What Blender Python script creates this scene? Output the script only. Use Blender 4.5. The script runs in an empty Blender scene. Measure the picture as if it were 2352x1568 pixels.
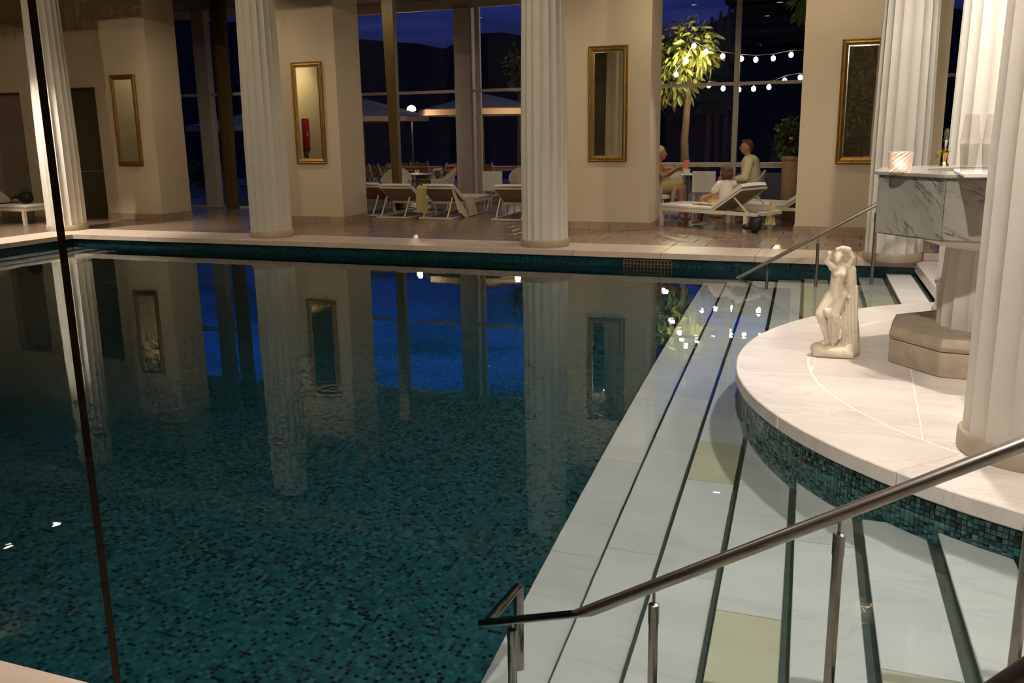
import bpy, bmesh, math, random
from mathutils import Vector, Matrix
random.seed(7)
R = math.radians
D = bpy.data
SC = bpy.context.scene
COL = SC.collection

# ------------------------------------------------------------------ camera
CAM_H, FOC, PITCH, ROLL = 1.6, 2095.0, R(12.95), R(-0.9)
cd = D.cameras.new('camera'); cam = D.objects.new('camera', cd); COL.objects.link(cam)
cd.sensor_width = 36.0; cd.lens = FOC / 2352.0 * 36.0; cd.clip_start = 0.05; cd.clip_end = 2000
fw = Vector((0, math.cos(PITCH), -math.sin(PITCH))); up = Vector((0, math.sin(PITCH), math.cos(PITCH))); rt = Vector((1, 0, 0))
cr, sr = math.cos(ROLL), math.sin(ROLL)
ix = rt * cr + up * sr          # image x axis
iy = rt * -sr + up * cr         # image up axis
m = Matrix((ix, iy, -fw)).transposed().to_4x4(); m.translation = (0, 0, CAM_H)
cam.matrix_world = m
SC.camera = cam

# ------------------------------------------------------------------ world: dusk sky
wd = D.worlds.new('dusk_sky'); SC.world = wd; wd.use_nodes = True
nt = wd.node_tree; nt.nodes.clear()
def WN(t, **k):
    n = nt.nodes.new(t)
    for a, b in k.items(): setattr(n, a, b)
    return n
wo = WN('ShaderNodeOutputWorld'); bg = WN('ShaderNodeBackground'); tc = WN('ShaderNodeTexCoord')
sp = WN('ShaderNodeSeparateXYZ'); rp = WN('ShaderNodeValToRGB'); nz = WN('ShaderNodeTexNoise'); mp = WN('ShaderNodeMapping')
mr = WN('ShaderNodeMapRange'); mx = WN('ShaderNodeMix', data_type='RGBA', blend_type='MULTIPLY')
nt.links.new(tc.outputs['Generated'], sp.inputs[0])
mr.inputs['From Min'].default_value = 0.0; mr.inputs['From Max'].default_value = 0.5
nt.links.new(sp.outputs['Z'], mr.inputs['Value']); nt.links.new(mr.outputs[0], rp.inputs[0])
els = rp.color_ramp.elements
els[0].position = 0.0; els[0].color = (.006, .007, .030, 1)
els[1].position = 1.0; els[1].color = (.006, .022, .11, 1)
for p_, c_ in ((.16, (.009, .011, .05)), (.28, (.012, .022, .12)), (.42, (.007, .062, .42)), (.54, (.007, .062, .39)), (.62, (.004, .03, .16))):
    e = els.new(p_); e.color = (*c_, 1)
mp.inputs['Scale'].default_value = (3, 3, 22); nt.links.new(tc.outputs['Generated'], mp.inputs[0])
nz.inputs['Scale'].default_value = 2.2; nz.inputs['Detail'].default_value = 5
nt.links.new(mp.outputs[0], nz.inputs['Vector'])
cr2 = WN('ShaderNodeMapRange'); cr2.inputs['From Min'].default_value = .35; cr2.inputs['From Max'].default_value = .7
cr2.inputs['To Min'].default_value = .45; cr2.inputs['To Max'].default_value = 1.5
nt.links.new(nz.outputs[0], cr2.inputs['Value'])
mx.inputs[0].default_value = 1
nt.links.new(rp.outputs[0], mx.inputs[6]); nt.links.new(cr2.outputs[0], mx.inputs[7])
nt.links.new(mx.outputs[2], bg.inputs[0]); bg.inputs[1].default_value = 1.0
nt.links.new(bg.outputs[0], wo.inputs[0])

SC.view_settings.view_transform = 'Standard'; SC.view_settings.look = 'None'
SC.view_settings.exposure = 0.0; SC.view_settings.gamma = 1.0
SC.view_settings.use_curve_mapping = False
SC.cycles.max_bounces = 6; SC.cycles.diffuse_bounces = 2; SC.cycles.glossy_bounces = 3
SC.cycles.transmission_bounces = 4; SC.cycles.transparent_max_bounces = 10
SC.cycles.sample_clamp_indirect = 40.0; SC.cycles.use_light_tree = False
SC.cycles.use_denoising = True
SC.cycles.use_adaptive_sampling = True; SC.cycles.adaptive_threshold = 0.07; SC.cycles.adaptive_min_samples = 10

# ------------------------------------------------------------------ hall frame: u along the far wall, v away from the far pool edge
ANG = R(-21.0)
ORG = Vector((0, 12.815, 0))
UX = Vector((math.cos(ANG), math.sin(ANG), 0)); VX = Vector((-math.sin(ANG), math.cos(ANG), 0))
def Wd(u, v, z=0.0): return ORG + UX * u + VX * v + Vector((0, 0, z))
FRAME = Matrix.Rotation(ANG, 4, 'Z'); FRAME.translation = ORG
def toUV(p): q = Vector(p) - ORG; return q.dot(UX), q.dot(VX)
def ray(x, y):
    return fw * FOC + ix * (x - 1176.0) + iy * (784.0 - y)
def floor_at(x, y, z=0.0):          # pixel -> (u, v) on the level z
    d = ray(x, y); t = (z - CAM_H) / d.z; return toUV(d * t)
def wall_at(x, y, v):               # pixel -> (u, z) on the plane v
    d = ray(x, y); o = Vector((0, 0, CAM_H)); v0 = (o - ORG).dot(VX); t = (v - v0) / d.dot(VX)
    p = o + d * t; return toUV(p)[0], p.z
WATER = -0.20

# ------------------------------------------------------------------ mesh helpers
class MB:
    def __init__(s): s.v = []; s.f = []
    def add(s, vs, fs):
        b = len(s.v); s.v += [tuple(p) for p in vs]; s.f += [tuple(i + b for i in f) for f in fs]; return s
    def box(s, x0, x1, y0, y1, z0, z1):
        return s.add([(x0,y0,z0),(x1,y0,z0),(x1,y1,z0),(x0,y1,z0),(x0,y0,z1),(x1,y0,z1),(x1,y1,z1),(x0,y1,z1)],
                     [(3,2,1,0),(4,5,6,7),(0,1,5,4),(1,2,6,5),(2,3,7,6),(3,0,4,7)])
    def bar(s, a, b, w, h, upv=(0,0,1)):      # rectangular bar from a to b
        a = Vector(a); b = Vector(b); d = (b - a).normalized(); u_ = Vector(upv)
        if abs(d.dot(u_)) > .98: u_ = Vector((0, 1, 0))
        x = d.cross(u_).normalized() * (w / 2); y = x.cross(d).normalized() * (h / 2)
        vs = [p + x * i + y * j for p in (a, b) for i, j in ((-1,-1),(1,-1),(1,1),(-1,1))]
        return s.add(vs, [(3,2,1,0),(4,5,6,7),(0,1,5,4),(1,2,6,5),(2,3,7,6),(3,0,4,7)])
    def prism(s, poly, z0, z1):
        n = len(poly)
        vs = [(x, y, z0) for x, y in poly] + [(x, y, z1) for x, y in poly]
        return s.add(vs, [tuple(range(n - 1, -1, -1)), tuple(range(n, 2 * n))] + [(i, (i + 1) % n, n + (i + 1) % n, n + i) for i in range(n)])
    def loft(s, rings, cap=True):
        n = len(rings[0]); b = len(s.v); fs = []
        for k in range(len(rings) - 1):
            for i in range(n):
                j = (i + 1) % n
                fs.append((k*n + i, k*n + j, (k+1)*n + j, (k+1)*n + i))
        if cap:
            fs.append(tuple(range(n - 1, -1, -1))); fs.append(tuple((len(rings)-1)*n + i for i in range(n)))
        return s.add([p for r_ in rings for p in r_], fs)
    def lathe(s, prof, n=24, c=(0,0), cap=True, ph=0.0):
        return s.loft([[(c[0] + r_*math.cos(2*math.pi*i/n + ph), c[1] + r_*math.sin(2*math.pi*i/n + ph), z) for i in range(n)] for r_, z in prof], cap)
    def tube(s, pts, r, n=10, cap=True):
        pts = [Vector(p) for p in pts]; rings = []
        if not isinstance(r, (list, tuple)): r = [r] * len(pts)
        prev = None
        for k, p in enumerate(pts):
            d = (pts[min(k+1, len(pts)-1)] - pts[max(k-1, 0)]).normalized()
            if prev is None:
                x = d.orthogonal().normalized()
            else:
                x = (prev - d * prev.dot(d)).normalized()
            prev = x; y = d.cross(x)
            rings.append([p + (x*math.cos(2*math.pi*i/n) + y*math.sin(2*math.pi*i/n)) * r[k] for i in range(n)])
        return s.loft(rings, cap)
    def cap(s, a, b, ra, rb, n=12):           # tapered capsule
        a = Vector(a); b = Vector(b); d = b - a
        if d.length < 1e-5: d = Vector((0, 0, 1e-4)); b = a + d
        d.normalize(); x = d.orthogonal().normalized(); y = d.cross(x); rings = []
        for t in (-85, -55, -25, 0): rings.append((a + d * (ra * math.sin(R(t))), ra * math.cos(R(t))))
        for t in (0, 25, 55, 85): rings.append((b + d * (rb * math.sin(R(t))), rb * math.cos(R(t))))
        return s.loft([[c + (x*math.cos(2*math.pi*i/n) + y*math.sin(2*math.pi*i/n)) * q for i in range(n)] for c, q in rings])
    def ell(s, c, r, n=14, rot=None):
        rings = []; c = Vector(c)
        for k in range(9):
            t = R(-88 + 22 * k)
            ring = []
            for i in range(n):
                p = Vector((r[0]*math.cos(t)*math.cos(2*math.pi*i/n), r[1]*math.cos(t)*math.sin(2*math.pi*i/n), r[2]*math.sin(t)))
                if rot is not None: p = rot @ p
                ring.append(c + p)
            rings.append(ring)
        return s.loft(rings)
    def sheet(s, grid, th=0.0):               # grid of points -> surface (optional thickness along the normal)
        a, b = len(grid), len(grid[0])
        if th == 0:
            return s.add([p for r_ in grid for p in r_], [(i*b+j, i*b+j+1, (i+1)*b+j+1, (i+1)*b+j) for i in range(a-1) for j in range(b-1)])
        G = [[Vector(p) for p in r_] for r_ in grid]; N2 = []
        for i in range(a):
            row = []
            for j in range(b):
                du = G[min(i+1,a-1)][j] - G[max(i-1,0)][j]; dv = G[i][min(j+1,b-1)] - G[i][max(j-1,0)]
                n = du.cross(dv); n = n.normalized() if n.length > 1e-9 else Vector((0,0,1)); row.append(G[i][j] + n * th)
            N2.append(row)
        vs = [p for r_ in G for p in r_] + [p for r_ in N2 for p in r_]; o = a * b; fs = []
        for i in range(a-1):
            for j in range(b-1):
                q = (i*b+j, i*b+j+1, (i+1)*b+j+1, (i+1)*b+j); fs.append(q[::-1]); fs.append(tuple(k + o for k in q))
        edge = [i*b for i in range(a)] + [(a-1)*b + j for j in range(1, b)] + [i*b + b-1 for i in range(a-2, -1, -1)] + [j for j in range(b-2, 0, -1)]
        for k in range(len(edge)):
            p, q = edge[k], edge[(k+1) % len(edge)]; fs.append((p, q, q + o, p + o))
        return s.add(vs, fs)
    def mesh(s, name, smooth=False, bev=0.0, angle=None):
        me = D.meshes.new(name); me.from_pydata(s.v, [], s.f); me.update()
        bm = bmesh.new(); bm.from_mesh(me)
        bmesh.ops.recalc_face_normals(bm, faces=bm.faces)
        if bev: bmesh.ops.bevel(bm, geom=list(bm.edges), offset=bev, segments=1, affect='EDGES', profile=.5)
        bm.to_mesh(me); bm.free()
        if smooth:
            me.shade_smooth()
            if angle: me.set_sharp_from_angle(angle=R(angle))
        return me
    def build(s, name, mat, parent=None, loc=None, smooth=False, bev=0.0, angle=40):
        return link(name, s.mesh(name, smooth, bev, angle), mat, parent, loc)
def link(name, me, mat, parent=None, loc=None, rz=0.0):
    if mat is not None and not me.materials: me.materials.append(MAT[mat] if isinstance(mat, str) else mat)
    o = D.objects.new(name, me); COL.objects.link(o)
    if parent is not None:
        o.parent = parent
        if loc is not None: o.location = loc
        if rz: o.rotation_euler.z = rz
    else:
        o.rotation_euler.z = ANG + rz
        o.location = ORG if loc is None else Wd(*loc)
    return o
def tag(o, label=None, cat=None, group=None, kind=None):
    for k, v in (('label', label), ('category', cat), ('group', group), ('kind', kind)):
        if v: o[k] = v
    return o
def empty(name, u, v, z=0.0, rz=0.0):
    o = D.objects.new(name, None); COL.objects.link(o); o.empty_display_size = .1
    o.location = Wd(u, v, z); o.rotation_euler.z = ANG + rz
    return o
def copy_tree(o, parent=None):
    c = o.copy(); COL.objects.link(c); c.parent = parent
    for ch in list(o.children): copy_tree(ch, c)
    return c
def remesh(mb, name, vox=.012, it=6):
    me = mb.mesh(name + '_tmp'); o = D.objects.new(name + '_tmp', me); COL.objects.link(o)
    md = o.modifiers.new('r', 'REMESH'); md.mode = 'VOXEL'; md.voxel_size = vox
    ms = o.modifiers.new('s', 'SMOOTH'); ms.iterations = it; ms.factor = .5
    dg = bpy.context.evaluated_depsgraph_get(); ev = o.evaluated_get(dg)
    out = D.meshes.new_from_object(ev); out.name = name
    D.objects.remove(o); D.meshes.remove(me)
    out.materials.clear(); out.shade_smooth()
    return out

# ------------------------------------------------------------------ materials
MAT = {}
class NT:
    def __init__(s, name):
        s.m = D.materials.new(name); s.m.use_nodes = True; s.t = s.m.node_tree; s.t.nodes.clear()
        s.out = s.n('ShaderNodeOutputMaterial'); MAT[name] = s.m
    def n(s, t, **k):
        x = s.t.nodes.new(t)
        for a, b in k.items(): setattr(x, a, b)
        return x
    def l(s, a, b): s.t.links.new(a, b)
    def surf(s, sh): s.l(sh.outputs[0], s.out.inputs['Surface'])
    def bsdf(s, col=None, rough=.5, metal=0.0, spec=.5, **k):
        b = s.n('ShaderNodeBsdfPrincipled')
        if col is not None: b.inputs['Base Color'].default_value = (*col, 1)
        b.inputs['Roughness'].default_value = rough; b.inputs['Metallic'].default_value = metal
        b.inputs['Specular IOR Level'].default_value = spec
        for a, v in k.items(): b.inputs[a].default_value = v
        return b
    def noise(s, scale, detail=4, rough=.55, vec=None, dist=0.0):
        x = s.n('ShaderNodeTexNoise'); x.inputs['Scale'].default_value = scale; x.inputs['Detail'].default_value = detail
        x.inputs['Roughness'].default_value = rough; x.inputs['Distortion'].default_value = dist
        if vec is None:
            t = s.n('ShaderNodeTexCoord'); s.l(t.outputs['Object'], x.inputs['Vector'])
        else: s.l(vec, x.inputs['Vector'])
        return x.outputs[0]
    def ramp(s, fac, stops):
        x = s.n('ShaderNodeValToRGB'); e = x.color_ramp.elements
        e[0].position, e[0].color = stops[0][0], (*stops[0][1], 1); e[1].position, e[1].color = stops[-1][0], (*stops[-1][1], 1)
        for p, c in stops[1:-1]:
            q = e.new(p); q.color = (*c, 1)
        s.l(fac, x.inputs[0]); return x.outputs[0]
    def mix(s, a, b, fac, mode='MIX'):
        x = s.n('ShaderNodeMix', data_type='RGBA', blend_type=mode)
        for v, i in ((fac, 0), (a, 6), (b, 7)):
            if isinstance(v, (int, float)): x.inputs[i].default_value = v
            elif isinstance(v, tuple): x.inputs[i].default_value = (*v, 1)
            else: s.l(v, x.inputs[i])
        return x.outputs[2]
    def bump(s, b, h, strength=.2, dist=.01):
        x = s.n('ShaderNodeBump'); x.inputs['Strength'].default_value = strength; x.inputs['Distance'].default_value = dist
        s.l(h, x.inputs['Height']); s.l(x.outputs[0], b.inputs['Normal'])
    def rnd(s):
        return s.n('ShaderNodeObjectInfo').outputs['Random']
def simple(name, col, rough=.5, metal=0.0, var=.12, scale=8.0, bump=.0, spec=.5, rnd=0.0):
    t = NT(name); b = t.bsdf(None, rough, metal, spec)
    n = t.noise(scale, 5)
    c = t.ramp(n, [(.25, tuple(x * (1 - var) for x in col)), (.75, tuple(min(1, x * (1 + var)) for x in col))])
    if rnd:
        k = t.ramp(t.rnd(), [(0, (1 - rnd,) * 3), (1, (1 + rnd,) * 3)]); c = t.mix(c, k, 1.0, 'MULTIPLY')
    t.l(c, b.inputs['Base Color'])
    if bump: t.bump(b, t.noise(scale * 6, 6), bump, .004)
    t.surf(b); return t.m
def emit(name, col, st):
    t = NT(name); e = t.n('ShaderNodeEmission'); e.inputs[0].default_value = (*col, 1); e.inputs[1].default_value = st; t.surf(e)

simple('plaster', (.59, .485, .335), .75, var=.04, scale=1.6, bump=.08)
simple('plaster_back', (.58, .50, .30), .8, var=.05, scale=1.6)
simple('column_paint', (.665, .615, .52), .55, var=.04, scale=3, bump=.05)
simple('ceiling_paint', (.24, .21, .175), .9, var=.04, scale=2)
simple('travertine', (.62, .49, .38), .38, var=.12, scale=5, rnd=.07)
simple('base_stone', (.42, .34, .24), .5, var=.18, scale=9, rnd=.08)
simple('skirt_stone', (.36, .26, .17), .5, var=.12, scale=7, rnd=.12)
simple('deck_tile', (.25, .175, .12), .22, var=.22, scale=6, rnd=.14)
simple('deck_grout', (.10, .07, .05), .8, var=.2)
simple('gold_frame', (.30, .165, .035), .38, .75, var=.35, scale=40, bump=.4)
simple('bright_bevel', (.80, .76, .68), .15, .9, var=.05)
simple('door_dark', (.085, .065, .032), .6, var=.15, scale=3)
simple('recess_paint', (.26, .20, .14), .8, var=.08, scale=3)
simple('frame_white', (.50, .44, .38), .5, var=.05)
simple('post_brown', (.12, .072, .016), .5, var=.2, scale=6)
simple('lounger_frame', (.66, .58, .46), .42, var=.05)
simple('lounger_mesh', (.36, .29, .19), .75, var=.08, scale=30)
simple('cushion', (.74, .68, .60), .85, var=.05, scale=12)
simple('towel_yellow', (.50, .41, .19), .95, var=.12, scale=24, bump=.3)
simple('towel_cream', (.66, .53, .36), .95, var=.1, scale=24, bump=.3)
simple('cloth_red', (.18, .016, .012), .9, var=.15)
simple('bag_black', (.006, .006, .010), .55, var=.3, scale=14, bump=.3)
simple('wicker_white', (.62, .54, .45), .6, var=.12, scale=50, bump=.4)
simple('wood_orange', (.42, .12, .04), .35, var=.25, scale=7)
simple('metal_white', (.66, .62, .56), .4, var=.04)
simple('metal_grey', (.16, .15, .15), .35, .6, var=.1)
simple('steel', (.36, .315, .275), .32, 1.0, var=.12, scale=26)
simple('steel_dark', (.10, .085, .07), .4, .9, var=.15, scale=20)
simple('gold_metal', (.75, .48, .14), .2, 1.0, var=.1)
simple('chrome', (.72, .72, .75), .08, 1.0, var=.04)
simple('sofa_grey', (.085, .085, .11), .85, var=.12, scale=20)
simple('skin', (.42, .19, .10), .55, var=.08, scale=9)
simple('skin_light', (.50, .25, .15), .55, var=.08, scale=9)
simple('hair_brown', (.065, .028, .012), .7, var=.35, scale=60, bump=.5)
simple('robe', (.62, .54, .32), .95, var=.08, scale=18, bump=.3)
simple('shirt', (.66, .57, .52), .9, var=.05, scale=14, bump=.2)
simple('statue_stone', (.72, .62, .46), .55, var=.16, scale=9, bump=.12)
simple('canvas', (.52, .40, .28), .9, var=.05, scale=6)
simple('pot_clay', (.30, .185, .10), .7, var=.15, scale=6)
simple('leaf_green', (.20, .21, .035), .55, var=.45, scale=3, rnd=.2)
simple('leaf_dark', (.03, .05, .010), .6, var=.45, scale=4)
simple('bark', (.16, .10, .05), .85, var=.25, scale=12, bump=.4)
simple('flower', (.75, .16, .08), .6, var=.1)
simple('patio', (.09, .075, .065), .6, var=.2, scale=2)
simple('lake', (.006, .007, .012), .12, var=.2, scale=.4)
simple('hill', (.016, .013, .014), .95, var=.4, scale=.08)
simple('facade_dark', (.055, .045, .042), .9, var=.15, scale=.6)
simple('rattan', (.70, .60, .52), .7, var=.12, scale=30, bump=.4)
simple('grille_metal', (.13, .085, .06), .5, .2, var=.15)
simple('hole_black', (.006, .005, .004), .9, var=.1)
simple('red_paint', (.32, .012, .018), .5, var=.08)
simple('wire', (.05, .05, .05), .6, var=.1)
simple('menu_orange', (.85, .25, .08), .6, var=.1)
simple('glassware_white', (.8, .78, .75), .2, var=.03)
emit('lamp_lens', (1.0, .86, .66), 22.0)
emit('globe_light', (1.0, .72, .36), 9.0)
emit('bulb_light', (1.0, .90, .72), 40.0)
emit('far_light', (.75, .85, 1.0), 6.0)
emit('candle_flame', (1.0, .74, .48), 30.0)

def marble(name, base, vein, amount, scale, rough=.25, rnd=0.0, warp=1.2, rot=(0, 0, .6)):
    t = NT(name); b = t.bsdf(None, rough)
    tc_ = t.n('ShaderNodeTexCoord'); mp_ = t.n('ShaderNodeMapping'); mp_.inputs['Rotation'].default_value = rot
    mp_.inputs['Scale'].default_value = (1.0, 3.2, 1.0)
    t.l(tc_.outputs['Object'], mp_.inputs[0])
    off = t.n('ShaderNodeVectorMath', operation='ADD'); t.l(mp_.outputs[0], off.inputs[0])
    if rnd:
        sc_ = t.n('ShaderNodeVectorMath', operation='SCALE'); sc_.inputs[3].default_value = 40.0
        cb = t.n('ShaderNodeCombineXYZ'); r_ = t.rnd()
        for i in range(3): t.l(r_, cb.inputs[i])
        t.l(cb.outputs[0], sc_.inputs[0]); t.l(sc_.outputs[0], off.inputs[1])
    n1 = t.noise(scale, 7, .6, off.outputs[0], warp)
    sub = t.n('ShaderNodeMath', operation='SUBTRACT'); t.l(n1, sub.inputs[0]); sub.inputs[1].default_value = .5
    ab = t.n('ShaderNodeMath', operation='ABSOLUTE'); t.l(sub.outputs[0], ab.inputs[0])
    v = t.ramp(ab.outputs[0], [(0, (1, 1, 1)), (.010 + .010 * amount, (.45, .45, .45)), (.05, (0, 0, 0))])
    n2 = t.noise(scale * .8, 4, .5, off.outputs[0])
    k = t.ramp(n2, [(.38, (0, 0, 0)), (.60, (1, 1, 1))])
    vv = t.mix(v, k, 1.0, 'MULTIPLY')
    n3 = t.noise(1.1, 4, .5, off.outputs[0])
    base_c = t.ramp(n3, [(.3, tuple(x * .93 for x in base)), (.7, tuple(min(1, x * 1.05) for x in base))])
    if rnd:
        kk = t.ramp(t.rnd(), [(0, (1 - rnd,) * 3), (1, (1, 1, 1))]); base_c = t.mix(base_c, kk, 1.0, 'MULTIPLY')
    sc2 = t.n('ShaderNodeMath', operation='MULTIPLY'); sc2.inputs[1].default_value = amount
    bw = t.n('ShaderNodeRGBToBW'); t.l(vv, bw.inputs[0]); t.l(bw.outputs[0], sc2.inputs[0])
    c = t.mix(base_c, vein, sc2.outputs[0]); t.l(c, b.inputs['Base Color']); t.surf(b); return t.m
marble('marble_platform', (.82, .745, .67), (.42, .34, .28), .30, 1.3, .22, .06)
t = NT('marble_basin'); b = t.bsdf(None, .18); tc_ = t.n('ShaderNodeTexCoord'); s_ = t.n('ShaderNodeSeparateXYZ'); t.l(tc_.outputs['Object'], s_.inputs[0])
def mth(op, a, b_):
    n = t.n('ShaderNodeMath', operation=op)
    for i, v in enumerate((a, b_)):
        if isinstance(v, (int, float)): n.inputs[i].default_value = v
        else: t.l(v, n.inputs[i])
    return n.outputs[0]
hh = mth('MULTIPLY', mth('SUBTRACT', s_.outputs[0], s_.outputs[1]), .75)
ac = mth('ADD', s_.outputs[2], mth('MULTIPLY', hh, .75)); al = mth('SUBTRACT', hh, mth('MULTIPLY', s_.outputs[2], .75))
cb = t.n('ShaderNodeCombineXYZ'); t.l(mth('MULTIPLY', ac, 2.2), cb.inputs[0]); t.l(mth('MULTIPLY', al, .55), cb.inputs[1]); t.l(mth('MULTIPLY', t.rnd(), 9.0), cb.inputs[2])
n1 = t.noise(2.6, 8, .62, cb.outputs[0], .5); ab = mth('ABSOLUTE', mth('SUBTRACT', n1, .5), 0)
v1 = t.ramp(ab, [(0, (1, 1, 1)), (.008, (.5, .5, .5)), (.028, (0, 0, 0))])
k1 = t.ramp(t.noise(3.1, 3, .5, cb.outputs[0]), [(.40, (0, 0, 0)), (.58, (1, 1, 1))])
n2 = t.noise(9.0, 5, .6, cb.outputs[0]); k2 = t.ramp(n2, [(.62, (0, 0, 0)), (.72, (.75, .75, .75))])
base_c = t.ramp(t.noise(1.6, 4, .5, cb.outputs[0]), [(.3, (.27, .255, .22)), (.7, (.39, .37, .32))])
c = t.mix(base_c, (.04, .04, .045), t.mix(v1, k1, 1.0, 'MULTIPLY')); c = t.mix(c, (.09, .09, .09), k2); t.l(c, b.inputs['Base Color']); t.surf(b)
marble('marble_tread', (.80, .775, .74), (.45, .46, .45), .30, 1.1, .3, .08)
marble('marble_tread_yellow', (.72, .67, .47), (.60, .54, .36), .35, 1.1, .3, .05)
simple('tread_riser', (.060, .085, .065), .5, var=.3, scale=20)
simple('joint_white', (.86, .80, .72), .6, var=.03)

def mosaic(name, size, axes='xy', bright=1.0, line=None):
    t = NT(name); b = t.bsdf(None, .28)
    tc_ = t.n('ShaderNodeTexCoord'); sp_ = t.n('ShaderNodeSeparateXYZ'); t.l(tc_.outputs['Object'], sp_.inputs[0])
    cells = []; fr = []
    for a in axes:
        d_ = t.n('ShaderNodeMath', operation='DIVIDE'); t.l(sp_.outputs['xyz'.index(a)], d_.inputs[0]); d_.inputs[1].default_value = size
        f_ = t.n('ShaderNodeMath', operation='FLOOR'); t.l(d_.outputs[0], f_.inputs[0]); cells.append(f_.outputs[0])
        q = t.n('ShaderNodeMath', operation='FRACT'); t.l(d_.outputs[0], q.inputs[0])
        s_ = t.n('ShaderNodeMath', operation='SUBTRACT'); t.l(q.outputs[0], s_.inputs[0]); s_.inputs[1].default_value = .5
        ab = t.n('ShaderNodeMath', operation='ABSOLUTE'); t.l(s_.outputs[0], ab.inputs[0]); fr.append(ab.outputs[0])
    cb = t.n('ShaderNodeCombineXYZ'); t.l(cells[0], cb.inputs[0]); t.l(cells[1], cb.inputs[1])
    wn = t.n('ShaderNodeTexWhiteNoise'); t.l(cb.outputs[0], wn.inputs['Vector'])
    k = bright
    c = t.ramp(wn.outputs['Value'], [(0, (.002*k, .012*k, .014*k)), (.15, (.004*k, .032*k, .038*k)), (.22, (.008*k, .085*k, .105*k)), (.6, (.012*k, .12*k, .145*k)), (.88, (.026*k, .17*k, .20*k)), (1, (.06*k, .20*k, .22*k))])
    mxn = t.n('ShaderNodeMath', operation='MAXIMUM'); t.l(fr[0], mxn.inputs[0]); t.l(fr[1], mxn.inputs[1])
    g = t.ramp(mxn.outputs[0], [(.43, (0, 0, 0)), (.47, (1, 1, 1))])
    c = t.mix(c, (.04*k, .15*k, .165*k), g); t.l(c, b.inputs['Base Color']); t.surf(b)
mosaic('mosaic_floor', .025, 'xy', .62)
mosaic('mosaic_wall_u', .025, 'xz', .40)
mosaic('mosaic_wall_v', .025, 'yz', .40)
# single glass mosaic tiles: colour by object random
t = NT('mosaic_tile'); b = t.bsdf(None, .18)
t.l(t.ramp(t.rnd(), [(0, (.015, .038, .034)), (.2, (.026, .10, .10)), (.55, (.055, .22, .225)), (.85, (.10, .30, .30)), (1, (.18, .34, .29))]), b.inputs['Base Color']); t.surf(b)
t = NT('mosaic_tiles_joined'); b = t.bsdf(None, .18); at_ = t.n('ShaderNodeAttribute', attribute_name='tone')
t.l(t.ramp(at_.outputs['Fac'], [(0, (.015, .038, .034)), (.2, (.026, .10, .10)), (.55, (.055, .22, .225)), (.85, (.10, .30, .30)), (1, (.18, .34, .29))]), b.inputs['Base Color']); t.surf(b)
simple('grout', (.20, .27, .25), .8, var=.1)

# water: real refraction, slightly teal
t = NT('pool_water'); gl = t.n('ShaderNodeBsdfGlass'); gl.inputs['IOR'].default_value = 1.333; gl.inputs['Roughness'].default_value = 0.0
gl.inputs['Color'].default_value = (.89, .96, .965, 1)
tcw = t.n('ShaderNodeTexCoord'); nw = t.n('ShaderNodeTexNoise'); nw.inputs['Scale'].default_value = 3.5; nw.inputs['Detail'].default_value = 3.0
t.l(tcw.outputs['Object'], nw.inputs['Vector']); bw_ = t.n('ShaderNodeBump'); bw_.inputs['Strength'].default_value = .12; bw_.inputs['Distance'].default_value = .006
RIPPLE = floor_at(765, 893, WATER)
sv_ = t.n('ShaderNodeVectorMath', operation='DISTANCE'); t.l(tcw.outputs['Object'], sv_.inputs[0]); sv_.inputs[1].default_value = (RIPPLE[0], RIPPLE[1], WATER)
w1_ = t.n('ShaderNodeMath', operation='MULTIPLY'); t.l(sv_.outputs['Value'], w1_.inputs[0]); w1_.inputs[1].default_value = 55.0
w2_ = t.n('ShaderNodeMath', operation='SINE'); t.l(w1_.outputs[0], w2_.inputs[0])
w3_ = t.n('ShaderNodeMapRange'); w3_.inputs['From Min'].default_value = .05; w3_.inputs['From Max'].default_value = .55; w3_.inputs['To Min'].default_value = .30; w3_.inputs['To Max'].default_value = 0.0; t.l(sv_.outputs['Value'], w3_.inputs['Value'])
w4_ = t.n('ShaderNodeMath', operation='MULTIPLY_ADD'); t.l(w2_.outputs[0], w4_.inputs[0]); t.l(w3_.outputs[0], w4_.inputs[1]); t.l(nw.outputs[0], w4_.inputs[2])
t.l(w4_.outputs[0], bw_.inputs['Height']); t.l(bw_.outputs[0], gl.inputs['Normal'])
t.surf(gl)
# window glass and mirror
t = NT('window_glass'); lw_ = t.n('ShaderNodeLayerWeight'); lw_.inputs[0].default_value = .5; pw_ = t.n('ShaderNodeMath', operation='POWER'); t.l(lw_.outputs['Facing'], pw_.inputs[0]); pw_.inputs[1].default_value = 5.0
fr_ = t.n('ShaderNodeMath', operation='MULTIPLY_ADD'); t.l(pw_.outputs[0], fr_.inputs[0]); fr_.inputs[1].default_value = .9; fr_.inputs[2].default_value = .045
tr = t.n('ShaderNodeBsdfTransparent'); tr.inputs[0].default_value = (.90, .92, .92, 1); gs = t.n('ShaderNodeBsdfGlossy'); gs.inputs['Roughness'].default_value = .0
ms_ = t.n('ShaderNodeMixShader'); t.l(fr_.outputs[0], ms_.inputs[0]); t.l(tr.outputs[0], ms_.inputs[1]); t.l(gs.outputs[0], ms_.inputs[2]); t.surf(ms_)
t = NT('clear_plastic'); lw_ = t.n('ShaderNodeLayerWeight'); lw_.inputs[0].default_value = .5; pw_ = t.n('ShaderNodeMath', operation='POWER'); t.l(lw_.outputs['Facing'], pw_.inputs[0]); pw_.inputs[1].default_value = 5.0
fr_ = t.n('ShaderNodeMath', operation='MULTIPLY_ADD'); t.l(pw_.outputs[0], fr_.inputs[0]); fr_.inputs[1].default_value = .35; fr_.inputs[2].default_value = .02
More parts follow.
